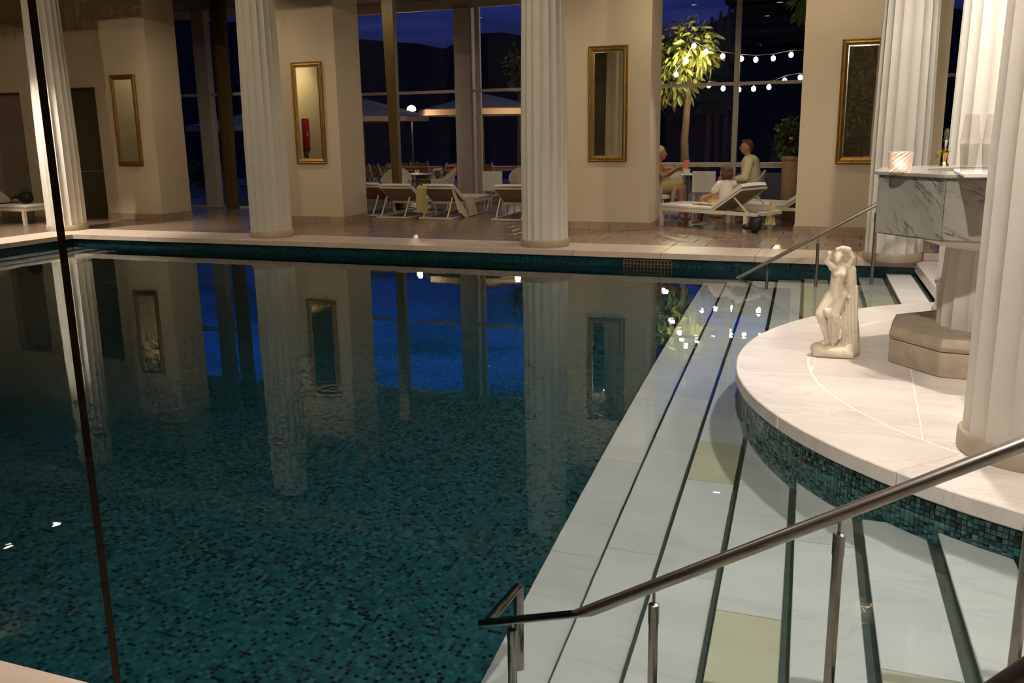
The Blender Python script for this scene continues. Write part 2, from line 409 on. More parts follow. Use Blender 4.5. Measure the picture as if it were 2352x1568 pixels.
tr = t.n('ShaderNodeBsdfTransparent'); tr.inputs[0].default_value = (.90, .89, .88, 1); gs = t.n('ShaderNodeBsdfGlossy'); gs.inputs['Roughness'].default_value = .08
ms_ = t.n('ShaderNodeMixShader'); t.l(fr_.outputs[0], ms_.inputs[0]); t.l(tr.outputs[0], ms_.inputs[1]); t.l(gs.outputs[0], ms_.inputs[2]); t.surf(ms_)
t = NT('candle_glass'); b = t.bsdf((1, .88, .80), .12); b.inputs['Transmission Weight'].default_value = .55; t.surf(b)
t = NT('mirror_glass'); b = t.bsdf((.80, .78, .70), .0, 1.0); t.surf(b)

# ------------------------------------------------------------------ lamps (recessed ceiling downlights, some of them added fill)
CEIL = 4.5
LN = [0]
def downlight(u, v, watt, cone=75, blend=.6, col=(1, .84, .66), aim=None, r=.06, label='', caustic=True, z=CEIL):
    e = empty('ceiling_downlight', u, v, z)
    m1 = MB(); m1.loft([[(q*math.cos(2*math.pi*i/20), q*math.sin(2*math.pi*i/20), h) for i in range(20)] for q, h in ((.075, .0), (.10, .0), (.10, -.012), (.075, -.012), (.075, .0))], False)
    m1.build('trim_ring', 'metal_white', e)
    MB().lathe([(.072, -.004), (.072, -.001)], 20).build('lens', 'lamp_lens', e)
    tag(e, label, 'lamp', 'recessed ceiling downlights')
    l = D.lights.new('spot', 'SPOT'); l.energy = watt; l.color = col; l.spot_size = R(cone); l.spot_blend = blend; l.shadow_soft_size = r
    l.cycles.is_caustics_light = caustic
    lo = D.objects.new('spot_lamp', l); COL.objects.link(lo); lo.location = Wd(u, v, z - .05)
    if aim:
        d = Wd(*aim) - lo.location; lo.rotation_euler = d.to_track_quat('-Z', 'Y').to_euler()
    return e
WH, TN = (1, .905, .82), (1, .83, .60)
LAMPS = [
 # u, v, watt, cone, blend, aim, where, reaches the water, colour
 (4.85, -5.25, 620, 112, .5, (4.7, -5.5, 0), 'over the marble basin', 1, WH),
 (6.35, -4.90, 130, 110, .6, (4.0, -5.3, 0), 'behind the marble basin', 1, WH),
 (6.60, -7.00, 200, 115, .6, (4.6, -7.6, 0), 'over the near column of the platform', 1, WH),
 (4.30, -9.70, 720, 140, .7, (4.5, -7.2, 0), 'added as fill over the near pool stairs', 1, WH),  # unseen lamp, strong front fill for stairs, mosaic wall and statue
 (5.20, -2.60, 340, 100, .6, (4.8, -0.8, 0), 'over the far pool stairs', 1, WH),
 (-9.30, -1.60, 1500, 62, .6, (-8.6, -0.3, 0), 'over the far pool corner', 0, WH),
 (-6.00, -4.40, 180, 115, .8, (-6.0, 2.7, 1.2), 'over the pool before the second pier', 0, TN),
 (-1.20, -4.40, 240, 115, .8, (-1.0, 2.7, 1.2), 'over the pool before the middle column', 0, TN),
 (3.00, -4.40, 120, 115, .8, (3.2, 2.7, 1.2), 'over the lower stairs before the third window', 0, TN),
 (-10.60, -2.4, 45, 110, .8, (-10.3, 2.5, 1.0), 'before the dark doors', 0, TN),
 (-3.00, -7.0, 16, 150, .8, None, 'over the middle of the pool', 1, WH),
 (0.80, -7.6, 50, 150, .8, None, 'over the near pool floor', 1, WH),
 (-6.60, 1.25, 105, 130, .8, (-6.4, 2.6, .2), 'behind the beam before the second pier', 0, TN),
 (-2.00, 1.25, 105, 130, .8, (-2.0, 2.6, .2), 'behind the beam before the second window', 0, TN),
 (1.90, 1.25, 105, 130, .8, (1.6, 2.6, .2), 'behind the beam before the third window', 0, TN),
 (4.20, 1.25, 75, 130, .8, (4.0, 2.6, .2), 'behind the beam before the fourth pier', 0, TN),
 (-12.80, -10.5, 260, 140, .8, (-14, -10.8, 1.5), 'added beside the left wall to brighten it', 0, TN),  # added to brighten the wall that the mirrors reflect
 (-12.80, -4.0, 110, 140, .8, (-14, -3.0, 1.5), 'added beside the left wall nearer the doors to brighten it', 0, TN),  # second added lamp for the reflected left wall
 (2.45, 3.9, 260, 46, .25, (2.35, 1.75, 0), 'added at the third window for a bright floor patch', 0, WH),  # added narrow spot that makes the lit patch on the floor tiles
 (-5.00, 4.5, 50, 150, .8, (-3.4, 4.6, 0), 'added as unseen bay fill behind the second pier', 0, TN),  # unseen lamp added to brighten the bay
 (0.50, 4.4, 45, 150, .8, (1.6, 4.6, 0), 'added as unseen bay fill behind the third pier', 0, TN),  # another added bay fill, kept out of sight by the pier
 (4.60, 4.4, 35, 150, .8, (3.4, 4.6, 0), 'added as unseen bay fill behind the fourth pier', 0, TN),  # added bay fill without a known fixture
]
for q in LAMPS:
    downlight(q[0], q[1], q[2], q[3], q[4], aim=q[5], label='round recessed ceiling downlight ' + q[6], caustic=bool(q[7]), col=q[8])
for px, wh in (((127, 1200), 'mirrored in the pool, inner one of two'), ((20, 1258), 'mirrored in the pool, outer one of two')):
    uu, vv = floor_at(px[0], px[1], -.4 - CEIL)
    downlight(uu, vv, 60, 110, .7, caustic=False, label='round recessed ceiling downlight ' + wh)

# ------------------------------------------------------------------ setting
POOL_L, POOL_NEAR, FLOOR_Z = -8.05, -10.13, -1.40
def stair_u(k, v): return 3.19 + .316 * (k - 1) - .055 * (v + 8.8)
def stair_z(k): return -.16 - .145 * (8 - k)
PC = (6.73, -5.31); PR = 2.91         # round platform
def receiver(o): o.cycles.is_caustics_receiver = True; return o
def struct(o): o['kind'] = 'structure'; return o
# shell
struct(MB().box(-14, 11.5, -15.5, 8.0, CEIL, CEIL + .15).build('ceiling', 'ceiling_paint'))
struct(MB().box(-14.2, -14, -15.5, 8.0, -.1, CEIL).build('wall_left', 'plaster_back'))
struct(MB().box(11.5, 11.7, -15.5, 8.0, -.1, CEIL).build('wall_right', 'plaster'))
struct(MB().box(-14, 11.5, -15.7, -15.5, -.1, CEIL).build('wall_back', 'plaster_back'))
struct(MB().box(-14, 11.5, .14, .92, 4.02, CEIL - .001).build('trim_added_beam', 'ceiling_paint'))  # unseen beam added to keep the wall lamps out of the water reflection
# pool basin
pf = struct(receiver(MB().box(POOL_L - .05, 6.0, POOL_NEAR - .05, .05, FLOOR_Z - .1, FLOOR_Z).build('floor_pool', 'mosaic_floor')))
struct(receiver(MB().box(POOL_L - .1, 6.2, .03, .2, FLOOR_Z, -.08).build('wall_pool_far', 'mosaic_wall_u')))
struct(receiver(MB().box(POOL_L - .2, POOL_L - .03, POOL_NEAR - .1, .03, FLOOR_Z, -.08).build('wall_pool_left', 'mosaic_wall_v')))
struct(receiver(MB().box(POOL_L - .1, 6.2, POOL_NEAR - .2, POOL_NEAR - .03, FLOOR_Z, -.08).build('wall_pool_near', 'mosaic_wall_u')))
# thin pale expansion joints across the pool floor
for k, (a, b_) in enumerate((((1040, 1440), (1240, 1090)), ((1000, 1568), (1075, 1405)), ((1330, 960), (1380, 870)))):
    A = floor_at(*a, -1.02); B = floor_at(*b_, -1.02)
    MB().bar((A[0], A[1], FLOOR_Z + .001), (B[0], B[1], FLOOR_Z + .001), .008, .004).build('floor_joint', 'joint_white', pf, loc=(0, 0, 0))
# deck: base plus single stone tiles
TS = .45
fl = struct(MB().box(-14, 11.5, -.0+-.0+.1, 7.8, -.12, -.004).build('floor', 'deck_grout'))
tile_me = MB().box(-TS/2 + .008, TS/2 - .008, -TS/2 + .008, TS/2 - .008, -.014, 0).mesh('floor_tile', bev=.002); tile_me.materials.append(MAT['deck_tile'])
half_me = MB().box(-TS/4 + .004, TS/4 - .004, -TS/2 + .008, TS/2 - .008, -.014, 0).mesh('floor_tile', bev=.002); half_me.materials.append(MAT['deck_tile'])
DECK_V0 = .82
for r_ in range(9):
    v = DECK_V0 + TS * (r_ + .5); off = (r_ % 2) * TS / 2
    for i in range(33):
        u = -8.9 + off + i * TS
        if abs(u) > 20: continue
        o = D.objects.new('floor_tile', tile_me); COL.objects.link(o); o.parent = fl; o.location = (u, v, random.uniform(-.0012, .0005)); o.rotation_euler = (random.uniform(-.002, .002), random.uniform(-.002, .002), 0)
MB().box(-14, -9.2, DECK_V0, 7.8, -.012, -.001).build('paving_left', 'deck_tile', fl)
MB().box(-9.1, 11.5, DECK_V0 + 9 * TS + .005, 7.8, -.012, -.001).build('paving_bay', 'deck_tile', fl)
MB().box(6.0, 11.5, DECK_V0, 7.8, -.012, -.001).build('paving_right', 'deck_tile', fl)
# pool coping: single travertine slabs
trim = empty('trim_1', 0, 0); struct(trim)
for i in range(12):
    a = -8.85 + i * 1.22
    MB().box(a + .002, a + 1.218, 0.0 if i else -.001, DECK_V0 - .004, -.08, random.uniform(-.001, .001)).build('coping_slab', 'travertine', trim, bev=.004)
trim2 = empty('trim_2', 0, 0); struct(trim2)
for i in range(8):
    b_ = -.004 - i * 1.27
    MB().box(POOL_L - .80, POOL_L, b_ - 1.266, b_, -.08, random.uniform(-.001, .001)).build('coping_slab', 'travertine', trim2, bev=.004)
struct(MB().box(-14, POOL_L - .81, -15.5, DECK_V0, -.12, -.002).build('floor_left', 'deck_tile'))
trim3 = empty('trim_3', 0, 0); struct(trim3)
for i in range(10):
    a = POOL_L + i * 1.32
    MB().box(a + .002, a + 1.318, POOL_NEAR - .6, POOL_NEAR, -.08, random.uniform(-.001, .001)).build('coping_slab', 'travertine', trim3, bev=.004)
struct(MB().box(-8.86, 11.5, -15.5, POOL_NEAR - .604, -.12, -.002).build('floor_near', 'travertine'))
q = [(stair_u(9, POOL_NEAR), POOL_NEAR), (11.5, POOL_NEAR), (11.5, -.004), (stair_u(9, 0), -.004)]
struct(MB().prism(q, -.12, -.006).build('floor_right', 'marble_platform'))
# pool stairs: dark riser bodies carrying single marble tread slabs
st = empty('stairs_pool', 0, 0); struct(st)
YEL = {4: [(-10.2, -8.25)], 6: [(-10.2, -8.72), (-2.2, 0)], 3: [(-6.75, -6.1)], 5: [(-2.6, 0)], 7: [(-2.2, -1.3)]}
for k in range(1, 9):
    z = stair_z(k); n = 9
    poly = [(stair_u(k, POOL_NEAR) + .012, POOL_NEAR), (stair_u(k + 1, POOL_NEAR) + .03, POOL_NEAR), (stair_u(k + 1, 0) + .03, .02), (stair_u(k, 0) + .012, .02)]
    receiver(MB().prism(poly, FLOOR_Z, z - .03).build('riser', 'tread_riser', st))
    cuts = {round(POOL_NEAR + .002, 3), .0}
    for a, b_ in YEL.get(k, []): cuts |= {max(a, POOL_NEAR), b_}
    c = sorted(cuts); out = []
    for a, b_ in zip(c, c[1:]):
        m_ = max(1, round((b_ - a) / 1.35)); out += [a + (b_ - a) * i / m_ for i in range(m_)]
    out.append(0.0)
    for a, b_ in zip(out, out[1:]):
        mid = (a + b_) / 2; um = stair_u(k, mid) + .16
        if math.hypot(um + .3 - PC[0], a - PC[1]) < PR - .15 and math.hypot(um + .3 - PC[0], b_ - PC[1]) < PR - .15 and math.hypot(um - .2 - PC[0], mid - PC[1]) < PR - .15: continue
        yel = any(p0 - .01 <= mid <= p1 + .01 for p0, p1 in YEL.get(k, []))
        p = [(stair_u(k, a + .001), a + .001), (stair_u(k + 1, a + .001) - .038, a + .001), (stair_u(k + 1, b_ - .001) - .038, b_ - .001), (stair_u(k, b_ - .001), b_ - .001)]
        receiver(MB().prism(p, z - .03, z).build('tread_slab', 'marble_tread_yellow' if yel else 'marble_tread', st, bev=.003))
# steps along the left end of the pool
st2 = empty('stairs_pool_left', 0, 0); struct(st2)
for k in range(3):
    z = -.36 - .15 * k; a = POOL_L - .02 + .32 * k
    receiver(MB().box(a, a + .31, POOL_NEAR, .02, FLOOR_Z, z - .03).build('riser', 'tread_riser', st2))
    for i in range(8):
        b_ = -1.26 * i
        receiver(MB().box(a, a + .325, b_ - 1.258, b_ - .002, z - .03, z).build('tread_slab', 'marble_tread', st2, bev=.003))
# round platform: curved edge slabs, inner paving, mosaic wall
pl = empty('floor_platform', PC[0], PC[1]); struct(pl)
RIN = 2.42
def arc(r0, a0, a1, n): return [(r0 * math.cos(a0 + (a1 - a0) * i / n), r0 * math.sin(a0 + (a1 - a0) * i / n)) for i in range(n + 1)]
NSEG = 11
for i in range(NSEG):
    a0 = R(80) + R(205) * i / NSEG + .0008; a1 = R(80) + R(205) * (i + 1) / NSEG - .0008
    out = arc(PR, a0, a1, 10); inn = arc(RIN + .006, a1, a0, 10)
    rings = []
    mb = MB()
    mb.prism(out + inn, -.085, random.uniform(-.0008, .0008))
    mb.build('edge_slab', 'marble_platform', pl, bev=.006)
circ = arc(RIN - .006, 0, 2 * math.pi, 72)[:-1]
def clip(poly, ring):
    out = poly
    for i in range(len(ring)):
        (x0, y0), (x1, y1) = ring[i], ring[(i + 1) % len(ring)]
        inp = out; out = []
        if not inp: break
        def side(p): return (x1 - x0) * (p[1] - y0) - (y1 - y0) * (p[0] - x0)
        for a, b_ in zip(inp, inp[1:] + inp[:1]):
            sa, sb = side(a), side(b_)
            if sa >= 0: out.append(a)
            if sa * sb < 0:
                tt = sa / (sa - sb); out.append((a[0] + (b_[0] - a[0]) * tt, a[1] + (b_[1] - a[1]) * tt))
    return out
MB().lathe([(RIN + .05, -.09), (RIN + .05, -.0025)], 72).build('joint_bed', 'joint_white', pl)
for i in range(-5, 6):
    for j in range(-6, 7):
        x0 = i * .62 + .1; y0 = j * .48 + (i % 2) * .24
        p = clip([(x0 + .004, y0 + .004), (x0 + .616, y0 + .004), (x0 + .616, y0 + .476), (x0 + .004, y0 + .476)], circ)
        if len(p) < 3: continue
        ar = abs(sum(p[k][0] * p[(k+1) % len(p)][1] - p[(k+1) % len(p)][0] * p[k][1] for k in range(len(p)))) / 2
        if ar < .004 or x0 > .9: continue
        MB().prism(p, -.03, random.uniform(-.0004, .0003)).build('paving_slab', 'marble_platform', pl)
PW = PR - .055
receiver(MB().lathe([(PW, FLOOR_Z), (PW, -.085)], 96).build('wall_core', 'grout', pl))
# mosaic of the platform wall: nearest tiles single, the rest joined
TP = .026; ncol = int(2 * math.pi * PW / TP); dth = 2 * math.pi / ncol
th = TP * .46
tm = MB().add([(-th, 0, -th), (th, 0, -th), (th, 0, th), (-th, 0, th), (-th*.92, -.003, -th*.92), (th*.92, -.003, -th*.92), (th*.92, -.003, th*.92), (-th*.92, -.003, th*.92)],
              [(4,5,6,7),(0,1,5,4),(1,2,6,5),(2,3,7,6),(3,0,4,7)]).mesh('mosaic_tile'); tm.materials.append(MAT['mosaic_tile'])
jv = []; jf = []; tone = []; single = 0
for c_ in range(ncol):
    a = c_ * dth; deg = math.degrees(a) % 360
    if not (92 < deg < 292): continue
    zl = -1.25 if deg < 250 else -.60
    r_ = 0
    while True:
        z = -.085 - TP * (r_ + .5); r_ += 1
        if z < zl: break
        x, y = PW * math.cos(a), PW * math.sin(a)
        if 241.5 < deg < 262 and r_ <= 12 and single < 300 and (r_ <= 12):
            o = D.objects.new('mosaic_tile', tm); COL.objects.link(o); o.parent = pl; o.location = (x, y, z); o.rotation_euler.z = a + math.pi / 2
            o.cycles.is_caustics_receiver = True; single += 1; continue
        b0 = len(jv); ca, sa = math.cos(a + math.pi/2), math.sin(a + math.pi/2)
        for vx in tm.vertices:
            p = vx.co; jv.append((x + p.x*ca - p.y*sa, y + p.x*sa + p.y*ca, z + p.z))
        q_ = random.random()
        for f_ in ((4,5,6,7),(0,1,5,4),(1,2,6,5),(2,3,7,6),(3,0,4,7)): jf.append(tuple(b0 + k for k in f_)); tone.append(q_)
jm = D.meshes.new('mosaic_tiles'); jm.from_pydata(jv, [], jf); jm.update()
at_ = jm.attributes.new('tone', 'FLOAT', 'FACE'); at_.data.foreach_set('value', tone)
jo = link('mosaic_tiles', jm, 'mosaic_tiles_joined', pl); jo['kind'] = 'stuff'; receiver(jo)
# water
wm = MB().add([(POOL_L - .06, POOL_NEAR - .06, WATER), (6.0, POOL_NEAR - .06, WATER), (6.0, .06, WATER), (POOL_L - .06, .06, WATER)], [(0, 1, 2, 3)])
water = wm.build('water_pool', 'pool_water', smooth=True, angle=None); struct(water); water.cycles.is_caustics_caster = True
# overflow grille in the far pool wall
g0, gz0 = wall_at(1434, 607, .03); g1, _ = wall_at(1543, 610, .03)
gt, gb = wall_at(1480, 597, .03)[1], wall_at(1480, 622, .03)[1]
gr = empty('overflow_grille', (g0 + g1) / 2, .0275, (gt + gb) / 2); tag(gr, 'brown overflow grille with rows of square holes set into the pool edge', 'grille')
w_, h_ = (g1 - g0) / 2, (gt - gb) / 2
MB().box(-w_, w_, -.004, .0, -h_, h_).build('hole_shade', 'hole_black', gr)  # thin black sheet stands in for the shade inside the holes
gm = MB()
for i in range(15):
    x = -w_ + 2 * w_ * i / 14; gm.box(x - .011, x + .011, -.02, -.003, -h_, h_)
for i in range(4):
    z = -h_ + 2 * h_ * i / 3; gm.box(-w_, w_, -.021, -.003, z - .009, z + .009)
gm.build('bars', 'grille_metal', gr)
# piers of the far wall with skirting stones
PV = 2.68
def pier(u0, u1, v0, v1, jl=True, jr=True, facet=None):
    mb = MB()
    if facet: mb.prism([(u0, v0), (facet, v0), (u1, v0 + .06), (u1, v1), (u0, v1)], 0, CEIL)
    else: mb.box(u0, u1, v0, v1, 0, CEIL)
    o = struct(mb.build('wall_far', 'plaster'))
    def run(ax0, ay0, ax1, ay1, nx, ny):
        L_ = math.hypot(ax1 - ax0, ay1 - ay0); n = max(1, round(L_ / .31))
        for i in range(n):
            p = Vector((ax0, ay0)).lerp(Vector((ax1, ay1)), (i + .01) / n); q_ = Vector((ax0, ay0)).lerp(Vector((ax1, ay1)), (i + .99) / n)
            nn = Vector((nx, ny)) * .02; sm = MB()
            sm.prism([(p.x, p.y), (q_.x, q_.y), (q_.x + nn.x, q_.y + nn.y), (p.x + nn.x, p.y + nn.y)], 0, .125); sm.build('skirting_stone', 'skirt_stone', o, loc=(0, 0, 0))
    if facet: run(u0, v0, facet, v0, 0, -1); run(facet, v0, u1, v0 + .06, 0, -1)
    else: run(u0, v0, u1, v0, 0, -1)
    if jr: run(u1, v0 - .02, u1, v1, 1, 0)
    if jl: run(u0, v0 - .02, u0, v1, -1, 0)
    return o
P1L = wall_at(228, 300, 2.5)[0]
pier(P1L, -8.30, 2.50, 3.35, False)
pier(-5.75, -4.30, PV, 3.55)
pier(-.30, 1.36, PV + .05, 3.50)
pier(3.64, 5.6, PV, 3.45, facet=4.12)
# wall left of the first pier with two dark doors
d1L = wall_at(155, 350, 2.5)[0]; d1top = wall_at(185, 201, 2.5)[1]; d2R = wall_at(62, 350, 2.5)[0]; d2L = d2R - .95; d2top = wall_at(40, 212, 2.5)[1]
P1Lb = P1L
struct(MB().box(d1L, P1L, 2.5, 2.75, d1top, CEIL).build('wall_far', 'plaster'))
struct(MB().box(d2R, d1L, 2.5, 2.75, 0, CEIL).build('wall_far', 'plaster'))
struct(MB().box(d2L, d2R, 2.5, 2.75, d2top, CEIL).build('wall_far', 'plaster'))
struct(MB().box(-14, d2L, 2.5, 2.75, 0, CEIL).build('wall_far', 'plaster'))
def dark_door(n, u0, u1, top, mat):
    e = empty('door_%d' % n, (u0 + u1) / 2, 2.68); struct(e); w2 = (u1 - u0) / 2
    MB().box(-w2, w2, 0, .05, 0, top).build('door_leaf', mat, e)
    MB().box(-w2 + .03, w2 - .03, -.012, 0, .93, .955).build('door_rail', 'recess_paint', e)
    MB().box(-w2 + .03, w2 - .03, -.006, 0, .97, top - .1).build('upper_panel', mat, e)
    MB().box(-w2 + .03, w2 - .03, -.006, 0, .05, .92).build('lower_panel', mat, e)
dark_door(1, d1L, P1L, d1top, 'door_dark'); dark_door(2, d2L, d2R, d2top, 'recess_paint')
# glazing behind the piers
GV = 7.8; GV1 = 5.5
def glazing(n, u0, u1, posts, trans, sill=0.0, rail=None, gv=7.8):
    e = empty('window_%d' % n, (u0 + u1) / 2, gv); struct(e); c = (u0 + u1) / 2
    edges = [u0 - c] + [p - c for a, b_, *_ in posts for p in (a, b_)] + [u1 - c]
    for a, b_, d_ in posts: MB().box(a - c, b_ - c, -d_ / 2, d_ / 2, sill, 4.3).build('post', 'frame_white', e, bev=.004)
    zs = [sill] + ([rail] if rail else []) + [trans, 4.3]
    MB().box(u0 - c, u1 - c, -.05, .05, 4.3, CEIL).build('head', 'frame_white', e)
    if sill: MB().box(u0 - c, u1 - c, -.12, .12, 0, sill - .02).build('sill_wall', 'skirt_stone', e); MB().box(u0 - c, u1 - c, -.14, .12, sill - .02, sill).build('sill_board', 'frame_white', e)
    else: MB().box(u0 - c, u1 - c, -.04, .04, 0, .04).build('threshold', 'frame_white', e)
    for i in range(0, len(edges) - 1, 2):
        a, b_ = edges[i], edges[i + 1]
        MB().box(a, b_, -.035, .035, trans - .032, trans + .032).build('transom', 'frame_white', e)
        if rail: MB().box(a, b_, -.06, .06, rail - .045, rail + .045).build('rail', 'frame_white', e)
        for z0, z1 in zip(zs, zs[1:]):
            MB().add([(a, 0, z0), (b_, 0, z0), (b_, 0, z1), (a, 0, z1)], [(0, 1, 2, 3)]).build('pane', 'window_glass', e)
    return e
tz = wall_at(1100, 208, GV)[1]
w1a, w1b = wall_at(462, 250, GV1)[0], wall_at(490, 250, GV1)[0]
glazing(1, -13.9, -5.7, [(w1a, w1b, .2)], wall_at(450, 219, GV1)[1], gv=GV1)
struct(MB().prism([(-5.75, 5.35), (-5.6, 5.35), (-6.9, 7.95), (-7.05, 7.95)], 0, CEIL).build('wall_return', 'plaster'))
w2a, w2b = wall_at(1052, 250, GV)[0], wall_at(1088, 250, GV)[0]; w2c, w2d = wall_at(1096, 250, GV)[0], wall_at(1106, 250, GV)[0]
glazing(2, -6.9, .4, [(w2a, w2b, .3), (w2c, w2d, .08)], tz, sill=wall_at(1090, 447, GV)[1])
w3a, w3b = wall_at(1686, 190, GV)[0], wall_at(1698, 190, GV)[0]
glazing(3, .4, 4.8, [(w3a, w3b, .1)], wall_at(1690, 192, GV)[1], rail=wall_at(1640, 378, GV)[1])
glazing(4, 4.8, 11.4, [(6.8, 6.9, .1), (9.2, 9.3, .1)], tz)
# slanting brown posts standing before the glazing
for (xa, xb, ya, xc, xd_, yb, lab) in ((878, 905, 0, 905, 921, 430, 'slanting dark brown timber post behind the white loungers'), (484, 514, 0, 524, 545, 470, 'slanting dark brown timber post left of a fluted column')):
    p = [wall_at(xa, ya, 5.35), wall_at(xb, ya, 5.35), wall_at(xd_, yb, 5.35), wall_at(xc, yb, 5.35)]
    t_ = p[3][1] / (p[0][1] - p[3][1]); bl = p[3][0] + (p[3][0] - p[0][0]) * t_; br = p[2][0] + (p[2][0] - p[1][0]) * t_
    mb = MB().add([(bl, 5.28, 0), (br, 5.28, 0), (br, 5.42, 0), (bl, 5.42, 0), (p[0][0], 5.28, p[0][1]), (p[1][0], 5.28, p[1][1]), (p[1][0], 5.42, p[1][1]), (p[0][0], 5.42, p[0][1])],
                  [(3,2,1,0),(4,5,6,7),(0,1,5,4),(1,2,6,5),(2,3,7,6),(3,0,4,7)])
    tag(mb.build('timber_post', 'post_brown', bev=.006), lab, 'post')

# ------------------------------------------------------------------ fluted columns
def fluted(r0, r1, z0, z1, nf=18, depth=.024, sub=8):
    rings = []
    for z, r_ in ((z0, r0), (z0 + (z1 - z0) * .35, r0 * .985 + r1 * .015), (z1, r1)):
        ring = []
        for i in range(nf * sub):
            f_ = (i % sub) / sub
            d_ = depth * math.sin(math.pi * f_) ** .7 if i % sub else 0
            a = 2 * math.pi * i / (nf * sub)
            ring.append(((r_ - d_ * r_ / r0) * math.cos(a), (r_ - d_ * r_ / r0) * math.sin(a), z))
        rings.append(ring)
    return MB().loft(rings)
shaft_me = fluted(.33, .29, .10, 4.018).mesh('shaft', True, angle=32); shaft_me.materials.append(MAT['column_paint'])
base_me = MB().lathe([(.345, 0), (.35, .01), (.35, .09), (.342, .10), (.30, .101)], 48).mesh('base_ring', True, angle=40); base_me.materials.append(MAT['base_stone'])
COLS = [(-8.80, .62, 'white fluted column at the far corner of the pool'), (-4.38, .56, 'white fluted column right of the brown timber post'),
        (.36, .45, 'white fluted column before the framed mirror at mid wall'), (4.98, .12, 'white fluted column on the far coping behind the marble basin'),
        (5.55, -3.56, 'white fluted column on the round platform behind the basin'), (5.47, -7.02, 'white fluted column nearest on the round platform')]
for u, v, lab in COLS:
    e = empty('fluted_column', u, v, 0, random.random()); tag(e, lab, 'column', 'fluted columns', 'thing')
    for nm, me in (('shaft', shaft_me), ('base_ring', base_me)):
        o = D.objects.new(nm, me); COL.objects.link(o); o.parent = e
# ------------------------------------------------------------------ wall mirrors in gilt frames
def mirror(left, right, top, bot, v, label, rz=0.0):
    u0, u1 = wall_at(*left, v)[0], wall_at(*right, v)[0]; zt, zb = wall_at(*top, v)[1], wall_at(*bot, v)[1]
    w2, h2 = (u1 - u0) / 2, (zt - zb) / 2; e = empty('wall_mirror', (u0 + u1) / 2, v, zb, rz); tag(e, label, 'mirror', 'gilt framed mirrors')
    prof = [(0, -.002), (0, -.030), (.016, -.042), (.030, -.034), (.052, -.040), (.070, -.028), (.088, -.018), (.088, -.002)]
    rings = []
    for sx, sz in ((-1, -1), (1, -1), (1, 1), (-1, 1)):
        rings.append([(sx * (w2 - a), b_, h2 + sz * (h2 - a)) for a, b_ in prof])
    mb = MB(); n = len(prof)
    mb.add([p for r_ in rings for p in r_], [(k*n + i, k*n + (i+1) % n, ((k+1) % 4)*n + (i+1) % n, ((k+1) % 4)*n + i) for k in range(4) for i in range(n)])
    mb.build('frame', 'gold_frame', e)
    a = .086; g = w2 - a
    MB().box(-g, g, -.012, -.004, a, 2*h2 - a).build('glass', 'mirror_glass', e)
    bm_ = MB()
    for x0, x1, z0, z1 in ((-g, -g + .016, a, 2*h2 - a), (g - .016, g, a, 2*h2 - a), (-g, g, a, a + .016), (-g, g, 2*h2 - a - .016, 2*h2 - a)):
        bm_.add([(x0, -.0135, z0), (x1, -.0135, z0), (x1, -.0135, z1), (x0, -.0135, z1), (x0, -.012, z0), (x1, -.012, z0), (x1, -.012, z1), (x0, -.012, z1)], [(0,1,2,3),(4,5,6,7),(0,1,5,4),(1,2,6,5),(2,3,7,6),(3,0,4,7)])
    bm_.build('bevelled_edge', 'bright_bevel', e)
mirror((264, 278), (320, 276), (282, 172), (302, 381), 2.495, 'tall gilt framed mirror beside the dark door')
mirror((676, 260), (745, 258), (704, 142), (717, 376), 2.675, 'tall gilt framed mirror right of the second fluted column')
mirror((1352, 238), (1442, 237), (1397, 105), (1397, 371), 2.725, 'tall gilt framed mirror left of the people at the window')
mirror((1927, 232), (2031, 232), (1987, 88), (1970, 376), 2.675, 'wide gilt framed mirror left of the marble basin')

# ------------------------------------------------------------------ handrails going down into the pool
def post(e, u, v, z0, z1, zr, r=.0185):
    p_ = MB().tube([(u, v, z0), (u, v, z1 - .07)], r, 14).build('post', 'steel', e, smooth=True)
    MB().lathe([(r * 1.12, z1 - .075), (r * 1.12, z1), (r * .8, z1 + .004)], 14, (u, v)).build('ferrule', 'steel', p_, smooth=True)
    MB().tube([(u, v, z1), (u, v, zr)], .006, 8).build('pin', 'steel', p_)
def frame_empty(name):
    o = D.objects.new(name, None); COL.objects.link(o); o.location = ORG; o.rotation_euler.z = ANG; o.empty_display_size = .1; return o
HV = -8.91
hr = frame_empty('handrail'); tag(hr, 'brushed steel handrail dipping into the water over the near stairs', 'handrail', 'pool handrails')
def rz_(u): return -.20 + (u - 3.694) * .598
MB().tube([(3.27, HV, rz_(3.27)), (5.75, HV - .02, rz_(5.75)), (5.95, HV - .02, rz_(5.75) + .03), (7.2, HV - .02, rz_(5.75) + .03)], .0235, 16).build('rail', 'steel', hr, smooth=True)
MB().tube([(3.29, HV - .01, rz_(3.27) + .005), (3.31, HV + .33, rz_(3.27) + .005)], .0225, 14).build('return_bar', 'steel', hr, smooth=True)
MB().tube([(3.31, HV + .315, rz_(3.27)), (3.31, HV + .315, stair_z(1))], .0225, 14).build('post', 'steel', hr, smooth=True)
for u, k in ((3.40, 1), (3.967, 3), (4.592, 5)):
    post(hr, u, HV, stair_z(k), rz_(u) - .078, rz_(u) - .02)
u3 = wall_at(2338, 1450, HV)[0]; post(hr, u3, HV, stair_z(7), rz_(u3) - .078, rz_(u3) - .02)
h2 = frame_empty('handrail'); tag(h2, 'dark steel rail at the nearest edge of the stairs', 'handrail', 'pool handrails')
a_ = wall_at(2296, 1582, -10.0); b_ = wall_at(2352, 1545, -10.0); sl = (b_[1] - a_[1]) / (b_[0] - a_[0])
def z2(u): return a_[1] + (u - a_[0]) * sl
MB().tube([(a_[0] - .25, -10.0, z2(a_[0] - .25)), (a_[0] + .9, -10.0, z2(a_[0] + .9))], .026, 16).build('rail', 'steel_dark', h2, smooth=True)
